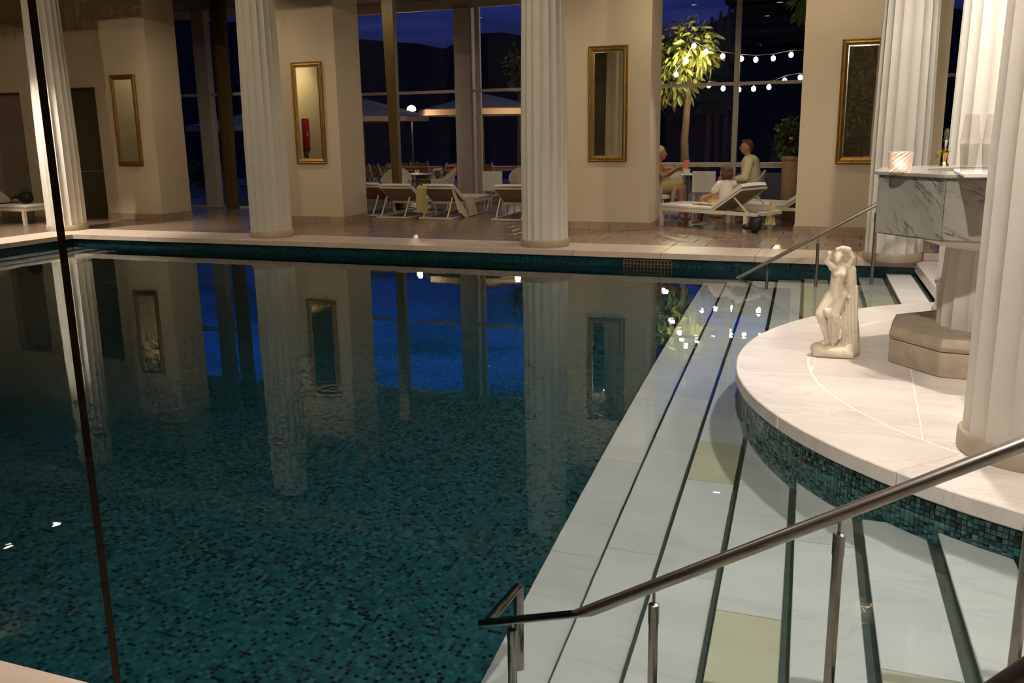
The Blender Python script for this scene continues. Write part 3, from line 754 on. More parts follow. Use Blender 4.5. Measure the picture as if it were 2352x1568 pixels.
for du in (-.15, .75):
    u = a_[0] + du; k = max(1, min(8, int((u - stair_u(1, -10)) / .316) + 1)); MB().tube([(u, -10.0, stair_z(k)), (u, -10.0, z2(u))], .0185, 12).build('post', 'steel_dark', h2, smooth=True)
h3 = frame_empty('handrail'); tag(h3, 'slim steel handrail at the far wall of the stairs behind the statue', 'handrail', 'pool handrails')
FV = -.55
def z3(u): return -.17 + (u - 3.27) * .60
MB().tube([(3.20, FV, z3(3.20)), (5.3, FV, z3(5.3)), (5.55, FV, z3(5.3) + .04), (6.6, FV, z3(5.3) + .04)], .0225, 14).build('rail', 'steel', h3, smooth=True)
for u, k in ((3.56, 3), (4.13, 5), (4.75, 7)): post(h3, u, FV, stair_z(k), z3(u) - .10, z3(u) - .02)

# ------------------------------------------------------------------ marble basin
BC = (5.40, -5.10)
bs = empty('marble_basin', *BC); tag(bs, 'octagonal grey veined marble basin on a fluted pedestal', 'basin')
def octo(r, z, ph=18.0): return [(r * math.cos(R(ph + 45 * i)), r * math.sin(R(ph + 45 * i)), z) for i in range(8)]
MB().loft([octo(.60, 0), octo(.60, .165)]).build('plinth', 'base_stone', bs, bev=.008)
MB().loft([octo(.60, .17), octo(.61, .20), octo(.585, .255)]).build('plinth_cap', 'base_stone', bs, bev=.004)
fluted(.275, .255, .255, .80, 16, .022).build('pedestal', 'column_paint', bs, smooth=True, angle=32)
MB().loft([octo(.27, .795), octo(.29, .80), octo(.60, .905), octo(.60, .915)]).build('neck', 'column_paint', bs)
RB = .755
for i in range(8):
    a = octo(RB, 0)[i]; b_ = octo(RB, 0)[(i + 1) % 8]; ia = octo(RB - .05, 0)[i]; ib = octo(RB - .05, 0)[(i + 1) % 8]
    def lp(p, q, t): return (p[0] + (q[0] - p[0]) * t, p[1] + (q[1] - p[1]) * t)
    poly = [lp(a, b_, .002), lp(a, b_, .998), lp(ib, ia, .01), lp(ib, ia, .99)]
    cx, cy = (a[0] + b_[0]) / 2, (a[1] + b_[1]) / 2
    MB().prism([(p[0] - cx, p[1] - cy) for p in poly], -.19, .19).build('side_panel', 'marble_basin', bs, loc=(cx, cy, 1.095), bev=.004)
MB().loft([octo(RB - .02, .895), octo(RB - .02, .912)]).build('bottom_slab', 'marble_basin', bs)
outer = octo(RB + .03, 0); ri = []
mb = MB(); no = 8
inn = [(.44 * math.cos(R(18 + 45 * i)), .44 * math.sin(R(18 + 45 * i))) for i in range(8)]
vs = [(x, y, z) for z in (1.285, 1.31) for (x, y) in [(p[0], p[1]) for p in outer]] + [(x, y, z) for z in (1.285, 1.31) for x, y in inn]
fs = []
for i in range(8):
    j = (i + 1) % 8
    fs += [(i, j, 8 + j, 8 + i), (16 + j, 16 + i, 24 + i, 24 + j), (8 + i, 8 + j, 24 + j, 24 + i), (j, i, 16 + i, 16 + j)]
mb.add(vs, fs); mb.build('rim_slab', 'marble_basin', bs, bev=.004)
MB().loft([octo(.445, 1.287), octo(.40, 1.20), octo(.20, 1.15), octo(.05, 1.145)], False).build('bowl', 'marble_basin', bs)
RT = 1.31
# drinking tap, tray, cups, candle
def onrim(x, y): return floor_at(x, y, RT)
ut, vt = 5.13, -4.50
tp = empty('water_tap', ut, vt, RT); tag(tp, 'small brass and chrome drinking tap on the basin rim', 'tap')
MB().lathe([(.035, 0), (.032, .012), (.012, .03), (.016, .06), (.028, .09), (.024, .115), (.012, .12)], 16).build('body', 'gold_metal', tp, smooth=True)
MB().tube([(0, 0, .10), (-.03, -.03, .105), (-.055, -.05, .085), (-.058, -.052, .06)], .008, 10).build('spout', 'gold_metal', tp, smooth=True)
for dx in (-1, 1): MB().tube([(0, 0, .095), (dx * .032, .006, .108)], [.006, .009], 8).build('handle', 'gold_metal', tp, smooth=True)
MB().lathe([(.011, .12), (.011, .165), (.017, .175), (.017, .19), (.011, .195)], 14).build('stem', 'chrome', tp, smooth=True)
MB().lathe([(.013, .195), (.015, .225), (.013, .255), (.006, .265)], 14).build('finial', 'chrome', tp, smooth=True)
tu, tv = onrim(2240, 401); tu += .06
MB_t = MB().box(-.19, .19, -.34, .34, 0, .014); MB_t.box(-.19, .19, -.34, -.325, .014, .02); MB_t.box(-.19, .19, .325, .34, .014, .02)
tag(MB_t.build('serving_tray', 'marble_platform', loc=(tu + .04, tv, RT + .0005), bev=.002), 'flat pale stone tray lying across the basin rim', 'tray')
def cup_stack(u, v, n, lab):
    e = empty('cup_stack', u, v, RT + .0145); tag(e, lab, 'cups', 'stacked clear cups')
    prof = [(.036, .0), (.050, .155)]
    MB().lathe([(.040, 0), (.052, .16), (.0535, .162), (.0515, .162), (.0385, .004)], 26, cap=False).build('lower_cup', 'clear_plastic', e, smooth=True, angle=50)
    for i in range(n):
        z = .162 + i * .008
        MB().lathe([(.0535, z), (.055, z + .003), (.0535, z + .006)], 26, cap=False).build('cup_rim', 'clear_plastic', e, smooth=True)
    zt = .162 + n * .008
    MB().lathe([(.052, zt), (.038, zt + .135), (.034, zt + .138), (.0, zt + .138)], 26, cap=False).build('upper_cup', 'clear_plastic', e, smooth=True, angle=50)
cup_stack(*onrim(2221, 401), 4, 'stack of clear plastic cups beside the brass tap')
cup_stack(*onrim(2272, 402), 4, 'stack of clear plastic cups half hidden by the near column')
cu, cv = floor_at(2066, 395, RT)
cn = empty('candle_holder', cu, cv, RT); tag(cn, 'glowing cut glass candle holder on the left rim of the basin', 'candle holder')
rings = []
for k, z in enumerate([0, .008, .02, .034, .048, .062, .076, .09, .104, .118, .128]):
    rr = .066 + .006 * (z / .13); ring = []
    for i in range(24):
        q = rr + (.0045 if (i + k) % 2 else -.002) if 0 < k < 10 else rr
        ring.append((q * math.cos(2*math.pi*i/24), q * math.sin(2*math.pi*i/24), z))
    rings.append(ring)
rings += [[(.058*math.cos(2*math.pi*i/24), .058*math.sin(2*math.pi*i/24), z) for i in range(24)] for z in (.127, .02)]
MB().loft(rings, False).build('glass', 'candle_glass', cn)
cw = MB().lathe([(.0, .0), (.03, .004), (.03, .03), (0, .031)], 14, cap=False).build('candle', 'glassware_white', cn)
MB().ell((0, 0, .048), (.017, .017, .022)).build('flame', 'candle_flame', cw, smooth=True)
pl_ = D.lights.new('candle', 'POINT'); pl_.energy = .6; pl_.color = (1, .6, .35); pl_.shadow_soft_size = .02
po = D.objects.new('candle_light', pl_); COL.objects.link(po); po.location = Wd(cu, cv, RT + .06)
# white wicker basket on the platform behind the pedestal
bu, bv = 5.34, -4.28
bk = empty('wicker_basket', bu, bv); tag(bk, 'white ribbed waste basket between the basin pedestal and column', 'basket')
MB().lathe([(.135 + .035 * z + (.005 if i % 2 else 0), z * .42) for i, z in enumerate([k / 26 for k in range(27)])], 32, cap=True).build('body', 'rattan', bk, smooth=True)
MB().lathe([(.165, .405), (.183, .41), (.187, .425), (.180, .438), (.160, .438), (.150, .40)], 32, cap=False).build('rim', 'glassware_white', bk, smooth=True)

# ------------------------------------------------------------------ statue
su, sv = floor_at(1913, 815)
sa = empty('statue', su, sv); tag(sa, 'cream stone statuette of a draped figure with raised arms on the platform', 'statue')
s = MB()
s.cap((-.070, -.065, .098), (-.035, -.035, .105), .020, .026)                                                          # foot
s.cap((-.040, -.03, .11), (-.098, -.062, .305), .020, .036); s.cap((-.098, -.062, .305), (-.022, -.005, .43), .042, .060)  # bent leg
s.cap((-.005, -.05, .09), (-.012, -.055, .27), .020, .030); s.cap((-.012, -.055, .27), (.020, -.005, .43), .038, .056)     # straight leg
s.cap((-.002, -.005, .44), (-.008, -.002, .515), .066, .046); s.cap((-.008, -.002, .515), (.010, .0, .60), .046, .058)   # torso
s.ell((-.012, -.048, .592), (.024, .022, .024)); s.ell((.032, -.046, .592), (.024, .022, .024))
s.cap((-.040, .0, .635), (.060, .005, .64), .030, .032)                                                                    # shoulders
s.cap((.008, -.01, .65), (.002, -.016, .678), .020, .019)
s.ell((-.006, -.026, .700), (.029, .036, .037)); s.ell((-.004, -.018, .718), (.036, .040, .022)); s.ell((-.004, -.016, .731), (.030, .033, .020)); s.cap((-.010, -.062, .696), (-.012, -.066, .688), .006, .007, 8)  # head, cap, nose
s.cap((-.040, .0, .638), (-.082, -.03, .675), .022, .017); s.cap((-.082, -.03, .675), (-.066, -.04, .728), .017, .013); s.ell((-.066, -.042, .738), (.016, .014, .018))
s.cap((.060, .005, .64), (.088, .0, .705), .026, .019); s.cap((.088, .0, .705), (.058, -.012, .762), .019, .016); s.cap((.058, -.012, .762), (.018, -.02, .772), .021, .020); s.cap((.018, -.02, .772), (-.016, -.022, .765), .018, .014)
s.cap((.112, .035, .05), (.108, .035, .24), .072, .052); s.cap((.108, .035, .24), (.094, .03, .44), .050, .042); s.cap((.094, .03, .44), (.082, .02, .62), .042, .036)   # drapery
for k in range(5):
    x = .040 + .021 * k; s.cap((x + .030, -.055 + .014 * k, .07), (x + .005, -.030 + .010 * k, .36 + .035 * k), .013, .008, 8)
s.ell((-.050, -.098, .325), (.030, .022, .030)); s.ell((-.066, -.104, .338), (.015, .014, .016)); s.ell((-.034, -.10, .345), (.013, .012, .020)); s.ell((-.05, -.112, .318), (.012, .010, .012))
s.cap((-.03, -.095, .315), (.030, -.075, .23), .014, .010, 8); s.cap((.030, -.075, .23), (.015, -.07, .11), .010, .012, 8); s.cap((-.045, -.095, .305), (-.020, -.085, .12), .008, .009, 8); s.cap((.02, -.08, .30), (.075, -.045, .16), .011, .013, 8)
link('figure', remesh(s, 'figure', .0048, 2), 'statue_stone', sa)
s = MB(); s.ell((.0, .0, .035), (.155, .125, .06)); s.ell((.08, .02, .05), (.085, .09, .075)); s.ell((-.09, -.02, .05), (.07, .08, .045)); s.box(-.135, .14, -.10, .10, 0.002, .04)
link('rock_base', remesh(s, 'rock_base', .007, 3), 'statue_stone', sa)

# ------------------------------------------------------------------ glass partition whose edge stands close to the camera
g = ray(171, 784); gd = Vector((g.x, g.y, 0)).normalized(); n_ = Vector((-gd.y, gd.x, 0))
pane = MB(); t_ = .0045
p0 = gd * 1.25; p1 = gd * 2.05
def pan(a, b_, z0, z1, w): return [a - n_*w + Vector((0,0,z0)), b_ - n_*w + Vector((0,0,z0)), b_ + n_*w + Vector((0,0,z0)), a + n_*w + Vector((0,0,z0)), a - n_*w + Vector((0,0,z1)), b_ - n_*w + Vector((0,0,z1)), b_ + n_*w + Vector((0,0,z1)), a + n_*w + Vector((0,0,z1))]
BF = [(3,2,1,0),(4,5,6,7),(0,1,5,4),(1,2,6,5),(2,3,7,6),(3,0,4,7)]
gp = D.objects.new('glass_partition', None); COL.objects.link(gp); gp.location = p0; tag(gp, 'frameless glass partition seen edge on close to the camera', 'partition', kind='thing')
pane.add([p - p0 for p in pan(p0 + gd * .006, p1, 0, 2.9, t_ * .8)], BF); pane.build('pane', 'window_glass', gp)
ed = MB(); ed.add([p - p0 for p in pan(p0, p0 + gd * .006, 0, 2.9, t_)], BF); ed.build('edge_strip', 'steel_dark', gp)
# ------------------------------------------------------------------ loungers
def sled_lounger(u, v, lab, rz=0.0, pad=True):
    e = empty('sun_lounger', u, v, 0, rz); tag(e, lab, 'lounger', 'white sun loungers')
    w = .33
    b = MB(); z = .025
    for s_ in (-1, 1): b.bar((s_*w, 0, z), (s_*w, 1.9, z), .035, .03)
    b.bar((-w, 0, z), (w, 0, z), .035, .03); b.bar((-w, 1.9, z), (w, 1.9, z), .035, .03); b.build('base_frame', 'lounger_frame', e)
    f = MB(); z = .27
    for s_ in (-1, 1): f.bar((s_*w, .66, z), (s_*w, 1.98, z), .035, .045)
    f.bar((-w, .66, z), (w, .66, z), .035, .045); f.bar((-w, 1.98, z), (w, 1.98, z), .035, .045); f.build('bed_frame', 'lounger_frame', e)
    for s_ in (-1, 1):
        MB().bar((s_*w, 1.78, .03), (s_*w, 1.92, .26), .03, .03).build('leg', 'lounger_frame', e)
        MB().bar((s_*w, .75, .03), (s_*w, .70, .26), .03, .03).build('leg', 'lounger_frame', e)
        MB().bar((s_*.25, .02, .04), (s_*.25, .27, .40), .022, .022).build('strut', 'lounger_frame', e)
    a = Vector((0, .68, .28)); t = Vector((0, .16, .58))
    bk = MB(); n = 6
    grid = [[(x, a.y + (t.y - a.y) * k / n, a.z + (t.z - a.z) * k / n - .015 * math.sin(math.pi * k / n)) for x in (-w, -w*.5, 0, w*.5, w)] for k in range(n + 1)]
    bk.sheet(grid, .02); bk.build('backrest', 'lounger_mesh', e)
    br = MB()
    for s_ in (-1, 1): br.bar((s_*w, a.y, a.z), (s_*w, t.y, t.z), .03, .03)
    br.bar((-w, t.y, t.z), (w, t.y, t.z), .03, .03); br.build('backrest_frame', 'lounger_frame', e)
    if pad:
        MB().box(-w + .01, w - .01, .70, 1.97, .295, .355).build('mattress', 'cushion', e, bev=.018)
        d = (t - a).normalized(); nn = Vector((0, -d.z, d.y)) * -1
        if nn.z < 0: nn = -nn
        g2 = [[Vector((x, 0, 0)) + a + (t - a) * (k / n * 1.03) + nn * (.025 + .012 * math.cos(x * 4)) for x in (-w + .01, -w*.5, 0, w*.5, w - .01)] for k in range(n + 1)]
        MB().sheet([[tuple(p) for p in r_] for r_ in g2], .045).build('back_cushion', 'cushion', e)
    return e
def leg_lounger(u, v, lab, rz):
    e = empty('sun_lounger', u, v, 0, rz); tag(e, lab, 'lounger', 'white sun loungers'); w = .34
    f = MB(); z = .285
    for s_ in (-1, 1): f.bar((s_*w, 0, z), (s_*w, 1.92, z), .04, .055)
    for y in (0, .98, 1.92): f.bar((-w, y, z), (w, y, z), .04, .055)
    f.build('frame', 'lounger_frame', e)
    for s_ in (-1, 1):
        for y in (.18, 1.88): MB().box(s_*w - .03, s_*w + .03, y - .03, y + .03, 0, .27).build('leg', 'lounger_frame', e)
        MB().bar((s_*.30, .18, .30), (s_*.30, .44, .53), .022, .022).build('strut', 'lounger_frame', e)
    MB().box(-w + .01, w - .01, .84, 1.93, .31, .375).build('mattress', 'cushion', e, bev=.02)
    a = Vector((0, .82, .31)); t = Vector((0, .28, .66)); n = 6; d = (t - a).normalized(); nn = Vector((0, d.z, -d.y));
    if nn.z < 0: nn = -nn
    g1 = [[tuple(Vector((x, 0, 0)) + a + (t - a) * (k / n)) for x in (-w, 0, w)] for k in range(n + 1)]
    MB().sheet(g1, .018).build('backrest', 'lounger_mesh', e)
    br = MB()
    for s_ in (-1, 1): br.bar((s_*w, a.y, a.z), (s_*w, t.y, t.z), .032, .03)
    br.bar((-w, t.y, t.z), (w, t.y, t.z), .03, .03); br.build('backrest_frame', 'lounger_frame', e)
    g2 = [[tuple(Vector((x, 0, 0)) + a + (t - a) * (k / n * 1.04) + nn * (.03 + .012 * math.cos(x * 4))) for x in (-w + .01, -w*.5, 0, w*.5, w - .01)] for k in range(n + 1)]
    MB().sheet(g2, .055).build('back_cushion', 'cushion', e)
    return e
def ucol(xl, xr, y, v): return (wall_at(xl, y, v)[0] + wall_at(xr, y, v)[0]) / 2
LV = 3.72
ua = ucol(868, 936, 500, LV); ub = ucol(960, 1040, 502, LV); uc = ucol(1122, 1214, 504, LV)
sled_lounger(ua, LV, 'white sun lounger with raised back just right of the second pier')
sled_lounger(ub, LV, 'white sun lounger with a yellow towel over its raised back')
sled_lounger(uc, LV, 'white sun lounger half hidden behind the middle fluted column')
sled_lounger(-4.72, 4.05, 'white sun lounger with a red towel mostly hidden by the second pier')
RD = R(62)
hx, hy = 3.06, 2.66                              # near side of the head end
du_, dv_ = math.cos(RD) * .34, math.sin(RD) * .34
leg_lounger(hx + du_, hy + dv_, 'white cushioned sun lounger the child sits on', RD)
leg_lounger(4.30, 3.78, 'white cushioned sun lounger beside the tall planter, partly behind the fourth pier', R(66))
leg_lounger(-12.25, 1.45, 'white sun lounger carrying a black bag at the far pool corner', R(-90))
uf, vf = floor_at(552, 497); leg_lounger(uf + 1.95, vf + .9, 'white sun lounger end showing between the brown post and the second column', R(90))
# towels, bags
def towel(name, mat, pts, lab, th=.012, cat='towel', group=None):
    c = Vector((0, 0, 0)); n = 0
    for r_ in pts:
        for p in r_: c += Vector(p); n += 1
    zmin = min(p[2] for r_ in pts for p in r_); c /= n
    e = MB().sheet([[(p[0] - c.x, p[1] - c.y, p[2] - zmin) for p in r_] for r_ in pts], th)
    return tag(e.build(name, mat, loc=(c.x, c.y, zmin), smooth=True), lab, cat, group)
def drape(u0, u1, prof, n=7, wav=.02, ph=0.0):      # prof: (v,z) path ; u varies
    out = []
    for i in range(n):
        t = i / (n - 1); row = []
        for k, (v, z) in enumerate(prof):
            w = wav * math.sin(7 * t + ph + k * .9); row.append((u0 + (u1 - u0) * t + w * .3, v + w, z + .3 * w))
        out.append(row)
    return out
towel('beach_towel', 'towel_yellow', drape(ub - .40, ub - .18, [(LV + .50, .42), (LV + .30, .57), (LV + .14, .635), (LV + .05, .58), (LV + .04, .42), (LV + .05, .24), (LV + .05, .12)], ph=.5), 'yellow towel hanging behind the left edge of a lounger back')
towel('bath_towel', 'towel_cream', [[(ub + .30 + .10 * t + .02 * math.sin(9 * s_), LV + .12 + .5 * s_ + .10 * t, .62 - .40 * s_ - .50 * t * (1 - .45 * s_)) for t in (0, .25, .5, .75, 1)] for s_ in (0, .15, .3, .45, .6, .8, 1.0)], 'cream towel sliding off the right side of a lounger')
towel('bath_towel', 'towel_cream', [[(ub + .36 + .05 * t + .01 * math.sin(11 * s_ + 2 * t), LV + .62 + .42 * s_ + .05 * t, .375 - .36 * t) for t in (0, .25, .5, .75, 1)] for s_ in (0, .2, .4, .6, .8, 1.0)], 'folded pale towel hanging from the seat edge of a lounger')
towel('beach_towel', 'cloth_red', drape(-4.62, -4.36, [(4.95, .38), (4.75, .40), (4.55, .52), (4.35, .56), (4.28, .42)], ph=1), 'dark red towel on the lounger beside the second pier')
def dpt(x, y):      # local of the child's lounger -> hall frame
    cx, cy = hx + du_, hy + dv_
    return (cx + x * math.cos(RD) - y * math.sin(RD), cy + x * math.sin(RD) + y * math.cos(RD))
pts = []
for i in range(7):
    row = []
    for j in range(6):
        x = -.28 + .40 * i / 6; y = .80 + .52 * j / 5; q = dpt(x, y); row.append((q[0], q[1], .388 + .012 * math.sin(5 * i + 3 * j)))
    pts.append(row)
towel('beach_towel', 'towel_yellow', pts, 'crumpled yellow towel on the seat of the lounger with the child', .02)
q0 = dpt(.20, .10)
towel('beach_towel', 'towel_yellow', [[(q0[0] + .02 + (t - .5) * (.07 + .07 * k / 5) + .015 * math.sin(8 * t + k), q0[1] + .03 - .02 * k + .02 * math.sin(9 * t), .46 - .072 * k - .03 * abs(t - .5)) for k in range(6)] for t in (0, .17, .33, .5, .67, .83, 1)], 'ochre towel hanging below the backrest by the black bag')
def bag(name, u, v, z, parts, lab):
    s_ = MB()
    for c, r_ in parts: s_.ell(c, r_)
    e = empty(name, u, v, z); tag(e, lab, 'bag'); link('body', remesh(s_, 'bag_body', .012, 4), 'bag_black', e); return e
bg_u, bg_v = floor_at(1734, 535, .0); bg_v -= .02
e = bag('shoulder_bag', bg_u, bg_v, .0, [((0, 0, .13), (.10, .07, .12)), ((.05, 0, .19), (.06, .05, .06)), ((-.13, 0, .10), (.07, .05, .05)), ((.0, 0, .04), (.06, .05, .05))], 'black bag on the floor against the lounger leg')
MB().tube([(.05, 0, .22), (.07, .01, .27), (.02, .01, .29), (-.03, 0, .22)], .008, 8).build('strap', 'bag_black', e)
bl_u, bl_v = floor_at(62, 459, .38)
e = bag('travel_bag', -10.72, 1.50, .378, [((0, 0, .11), (.17, .12, .12)), ((.02, 0, .17), (.13, .10, .07))], 'black travel bag on the lounger at the far pool corner')
MB().tube([(-.10, 0, .20), (-.08, 0, .27), (.06, 0, .28), (.10, 0, .20)], .01, 8).build('handle', 'bag_black', e)
MB().tube([(-.12, -.05, .16), (-.26, -.06, .12), (-.32, -.06, .03)], .012, 8).build('strap', 'bag_black', e)
MB().tube([(-.16, -.02, .10), (-.36, .0, .10), (-.42, .0, .01)], .012, 8).build('strap', 'bag_black', e)
towel('bath_towel', 'towel_cream', [[(-11.75 + .65 * i / 5, 1.2 + .5 * j / 4, .40 + .01 * math.sin(3 * i + 2 * j)) for j in range(5)] for i in range(6)], 'cream towel lying on the lounger beside the black travel bag', .03)

# ------------------------------------------------------------------ wicker chairs, tables
def tub_chair(u, v, rz, lab):
    e = empty('wicker_chair', u, v, 0, rz); tag(e, lab, 'chair', 'white wicker tub chairs')
    grid = []
    for i in range(25):
        a = R(-125 + 250 * i / 24); h = .60 + .26 * max(0, math.cos(a)) ** 1.5
        grid.append([((.24 + .10 * k / 5 + .02 * (k / 5) ** 2) * math.sin(a), -(.24 + .11 * k / 5) * math.cos(a) * -1, .22 + (h - .22) * k / 5) for k in range(6)])
    MB().sheet(grid, .022).build('shell', 'wicker_white', e, smooth=True)
    MB().lathe([(.24, .36), (.27, .38), (.27, .43), (.24, .45)], 20).build('seat', 'cushion', e, smooth=True)
    for x in (-.2, .2):
        for y in (-.19, .19): MB().tube([(x * .9, y * .9, .36), (x, y, 0)], .016, 8).build('leg', 'wicker_white', e)
    return e
tub_chair(ucol(868, 952, 410, 6.35), 6.35, R(20), 'white wicker tub chair behind the brown timber post')
tub_chair(ucol(972, 1052, 410, 6.30), 6.30, R(-60), 'white wicker tub chair before the white window pillar')
tub_chair(ucol(1176, 1240, 410, 6.2), 6.2, R(40), 'white wicker tub chair mostly hidden by the middle column')
MCU = ucol(1688, 1732, 420, 5.15); tub_chair(MCU + .02, 5.15, R(-80), 'white wicker tub chair the man in a robe sits in')
def table(name, u, v, h, sx, sy, top, leg, lab, rz=0.0, planks=0):
    e = empty(name, u, v, 0, rz); tag(e, lab, 'table')
    if planks:
        for i in range(planks):
            y0 = -sy/2 + sy * i / planks; MB().box(-sx/2, sx/2, y0 + .004, y0 + sy/planks - .004, h - .03, h).build('plank', top, e)
    else: MB().box(-sx/2, sx/2, -sy/2, sy/2, h - .03, h).build('top', top, e, bev=.004)
    a = MB()
    for s_ in (-1, 1): a.box(-sx/2 + .03, sx/2 - .03, s_*(sy/2 - .05) - .015, s_*(sy/2 - .05) + .015, h - .10, h - .032); a.box(s_*(sx/2 - .05) - .015, s_*(sx/2 - .05) + .015, -sy/2 + .03, sy/2 - .03, h - .10, h - .032)
    a.build('apron', leg, e)
    for i in (-1, 1):
        for j in (-1, 1): MB().box(i*(sx/2 - .05) - .03, i*(sx/2 - .05) + .03, j*(sy/2 - .05) - .03, j*(sy/2 - .05) + .03, 0, h - .03).build('leg', leg, e)
    return e
def round_table(name, u, v, h, r, lab):
    e = empty(name, u, v); tag(e, lab, 'table')
    MB().lathe([(r - .01, h - .022), (r, h - .015), (r, h - .004), (r - .01, h)], 32).build('top', 'glassware_white' if 'white' in lab else 'metal_grey', e, smooth=True, angle=40)
    MB().lathe([(.035, .03), (.035, h - .02)], 16).build('pedestal', 'metal_grey', e, smooth=True); MB().lathe([(.24, 0), (.24, .012), (.06, .03)], 24).build('foot', 'metal_grey', e, smooth=True, angle=40)
    return e
rtu = ucol(918, 1000, 397, 7.05); round_table('bistro_table', rtu, 7.05, .70, .34, 'dark round pedestal table between two white wicker chairs')
tu3 = ucol(1545, 1612, 401, 6.75); round_table('bistro_table', tu3, 6.75, .72, .34, 'white round pedestal table before the seated man')
def small(name, mb, mat, u, v, z, lab, cat, smooth=False): return tag(mb.build(name, mat, loc=(u, v, z), smooth=smooth), lab, cat)
small('menu_card', MB().add([(-.05, -.05, 0), (.05, -.05, 0), (.05, .05, 0), (-.05, .05, 0), (-.01, -.004, .27), (.09, -.004, .27), (.09, .004, .27), (-.01, .004, .27)], BF), 'menu_orange', tu3 - .05, 6.75, .72, 'orange menu card standing on the white round table', 'menu')
def glass_(u, v, z, lab):
    e = MB().lathe([(.03, 0), (.03, .004), (.005, .008), (.005, .07), (.035, .10), (.04, .17), (.036, .17), (.03, .10)], 16, cap=False); return tag(e.build('drinking_glass', 'clear_plastic', loc=(u, v, z), smooth=True), lab, 'glass')
glass_(tu3 + .20, 6.7, .72, 'stemmed glass on the white round table'); glass_(tu3 - .22, 6.62, .72, 'drinking glass at the left edge of the white round table')
small('napkin_holder', MB().box(-.06, .06, -.03, .03, 0, .10), 'glassware_white', tu3 + .02, 6.62, .72, 'small white napkin holder on the white round table', 'holder')
rc = empty('cruet', rtu + .02, 7.0, .70); tag(rc, 'pair of small glass cruets on the dark round table', 'cruet')
for x in (-.03, .03): MB().lathe([(.02, 0), (.022, .06), (.01, .075), (.012, .09)], 12, (x, 0)).build('bottle', 'glassware_white', rc, smooth=True)
# grey sofa inside the third bay
sfu = ucol(1722, 1812, 410, 7.0)
e = empty('grey_sofa', sfu + .25, 7.0); tag(e, 'dark grey upholstered sofa behind the seated man', 'sofa')
MB().box(-.85, .85, -.32, .30, .18, .42).build('seat', 'sofa_grey', e, bev=.03); MB().box(-.85, .85, -.40, -.26, .18, .74).build('backrest', 'sofa_grey', e, bev=.03)
for s_ in (-1, 1): MB().box(s_*.85 - .07, s_*.85 + .07, -.38, .30, .12, .58).build('armrest', 'sofa_grey', e, bev=.03)
for x in (-.75, .75):
    for y in (-.3, .22): MB().box(x - .03, x + .03, y - .03, y + .03, 0, .18).build('leg', 'metal_grey', e)
# tall planter with a flowering plant by the fourth pier
pu = ucol(1798, 1832, 420, 5.0); pz = wall_at(1815, 358, 5.0)[1]
e = empty('potted_plant', pu, 5.0); tag(e, 'bushy flowering plant in a tall clay planter beside the fourth pier', 'plant')
MB().lathe([(.13, 0), (.14, .02), (.16, pz - .08), (.18, pz - .06), (.18, pz), (.15, pz), (.14, pz - .06)], 20).build('planter', 'pot_clay', e, smooth=True, angle=40)
def leaves(mb, n, cen, rad, ln, wd, up_=.2, seed=1, shell=.5):
    rr = random.Random(seed)
    for _ in range(n):
        d = Vector((rr.gauss(0, 1), rr.gauss(0, 1), rr.gauss(0, 1))).normalized(); q = rr.uniform(shell, 1)
        p = Vector(cen) + Vector((d.x * rad[0], d.y * rad[1], d.z * rad[2])) * q
        a = (d + Vector((rr.gauss(0, .6), rr.gauss(0, .6), rr.gauss(0, .5) - up_))).normalized(); s_ = a.cross(Vector((rr.gauss(0, 1), rr.gauss(0, 1), rr.gauss(0, 1)))).normalized() * wd * rr.uniform(.7, 1.2); L_ = ln * rr.uniform(.7, 1.3)
        dn = Vector((0, 0, -.12 * L_))
        mb.add([p, p + a * L_ * .35 + s_, p + a * L_ * .75 + s_ * .8 + dn, p + a * L_ + dn * 2, p + a * L_ * .75 - s_ * .8 + dn, p + a * L_ * .35 - s_], [(0, 1, 2, 3), (0, 3, 4, 5)])
    return mb
o = leaves(MB(), 420, (-.02, 0, pz + .30), (.27, .25, .36), .13, .032, .2, 3, .2).build('foliage', 'leaf_dark', e); o['kind'] = 'stuff'
MB().tube([(0, 0, pz - .05), (0, 0, pz + .3)], .02, 8).build('stem', 'bark', e)
for i in range(7):
    a = i * 2.4; MB().ell((.22 * math.cos(a) - .03, .2 * math.sin(a), pz + .35 + .18 * math.sin(i * 1.7)), (.035, .035, .03), 8).build('blossom', 'flower', e, smooth=True)

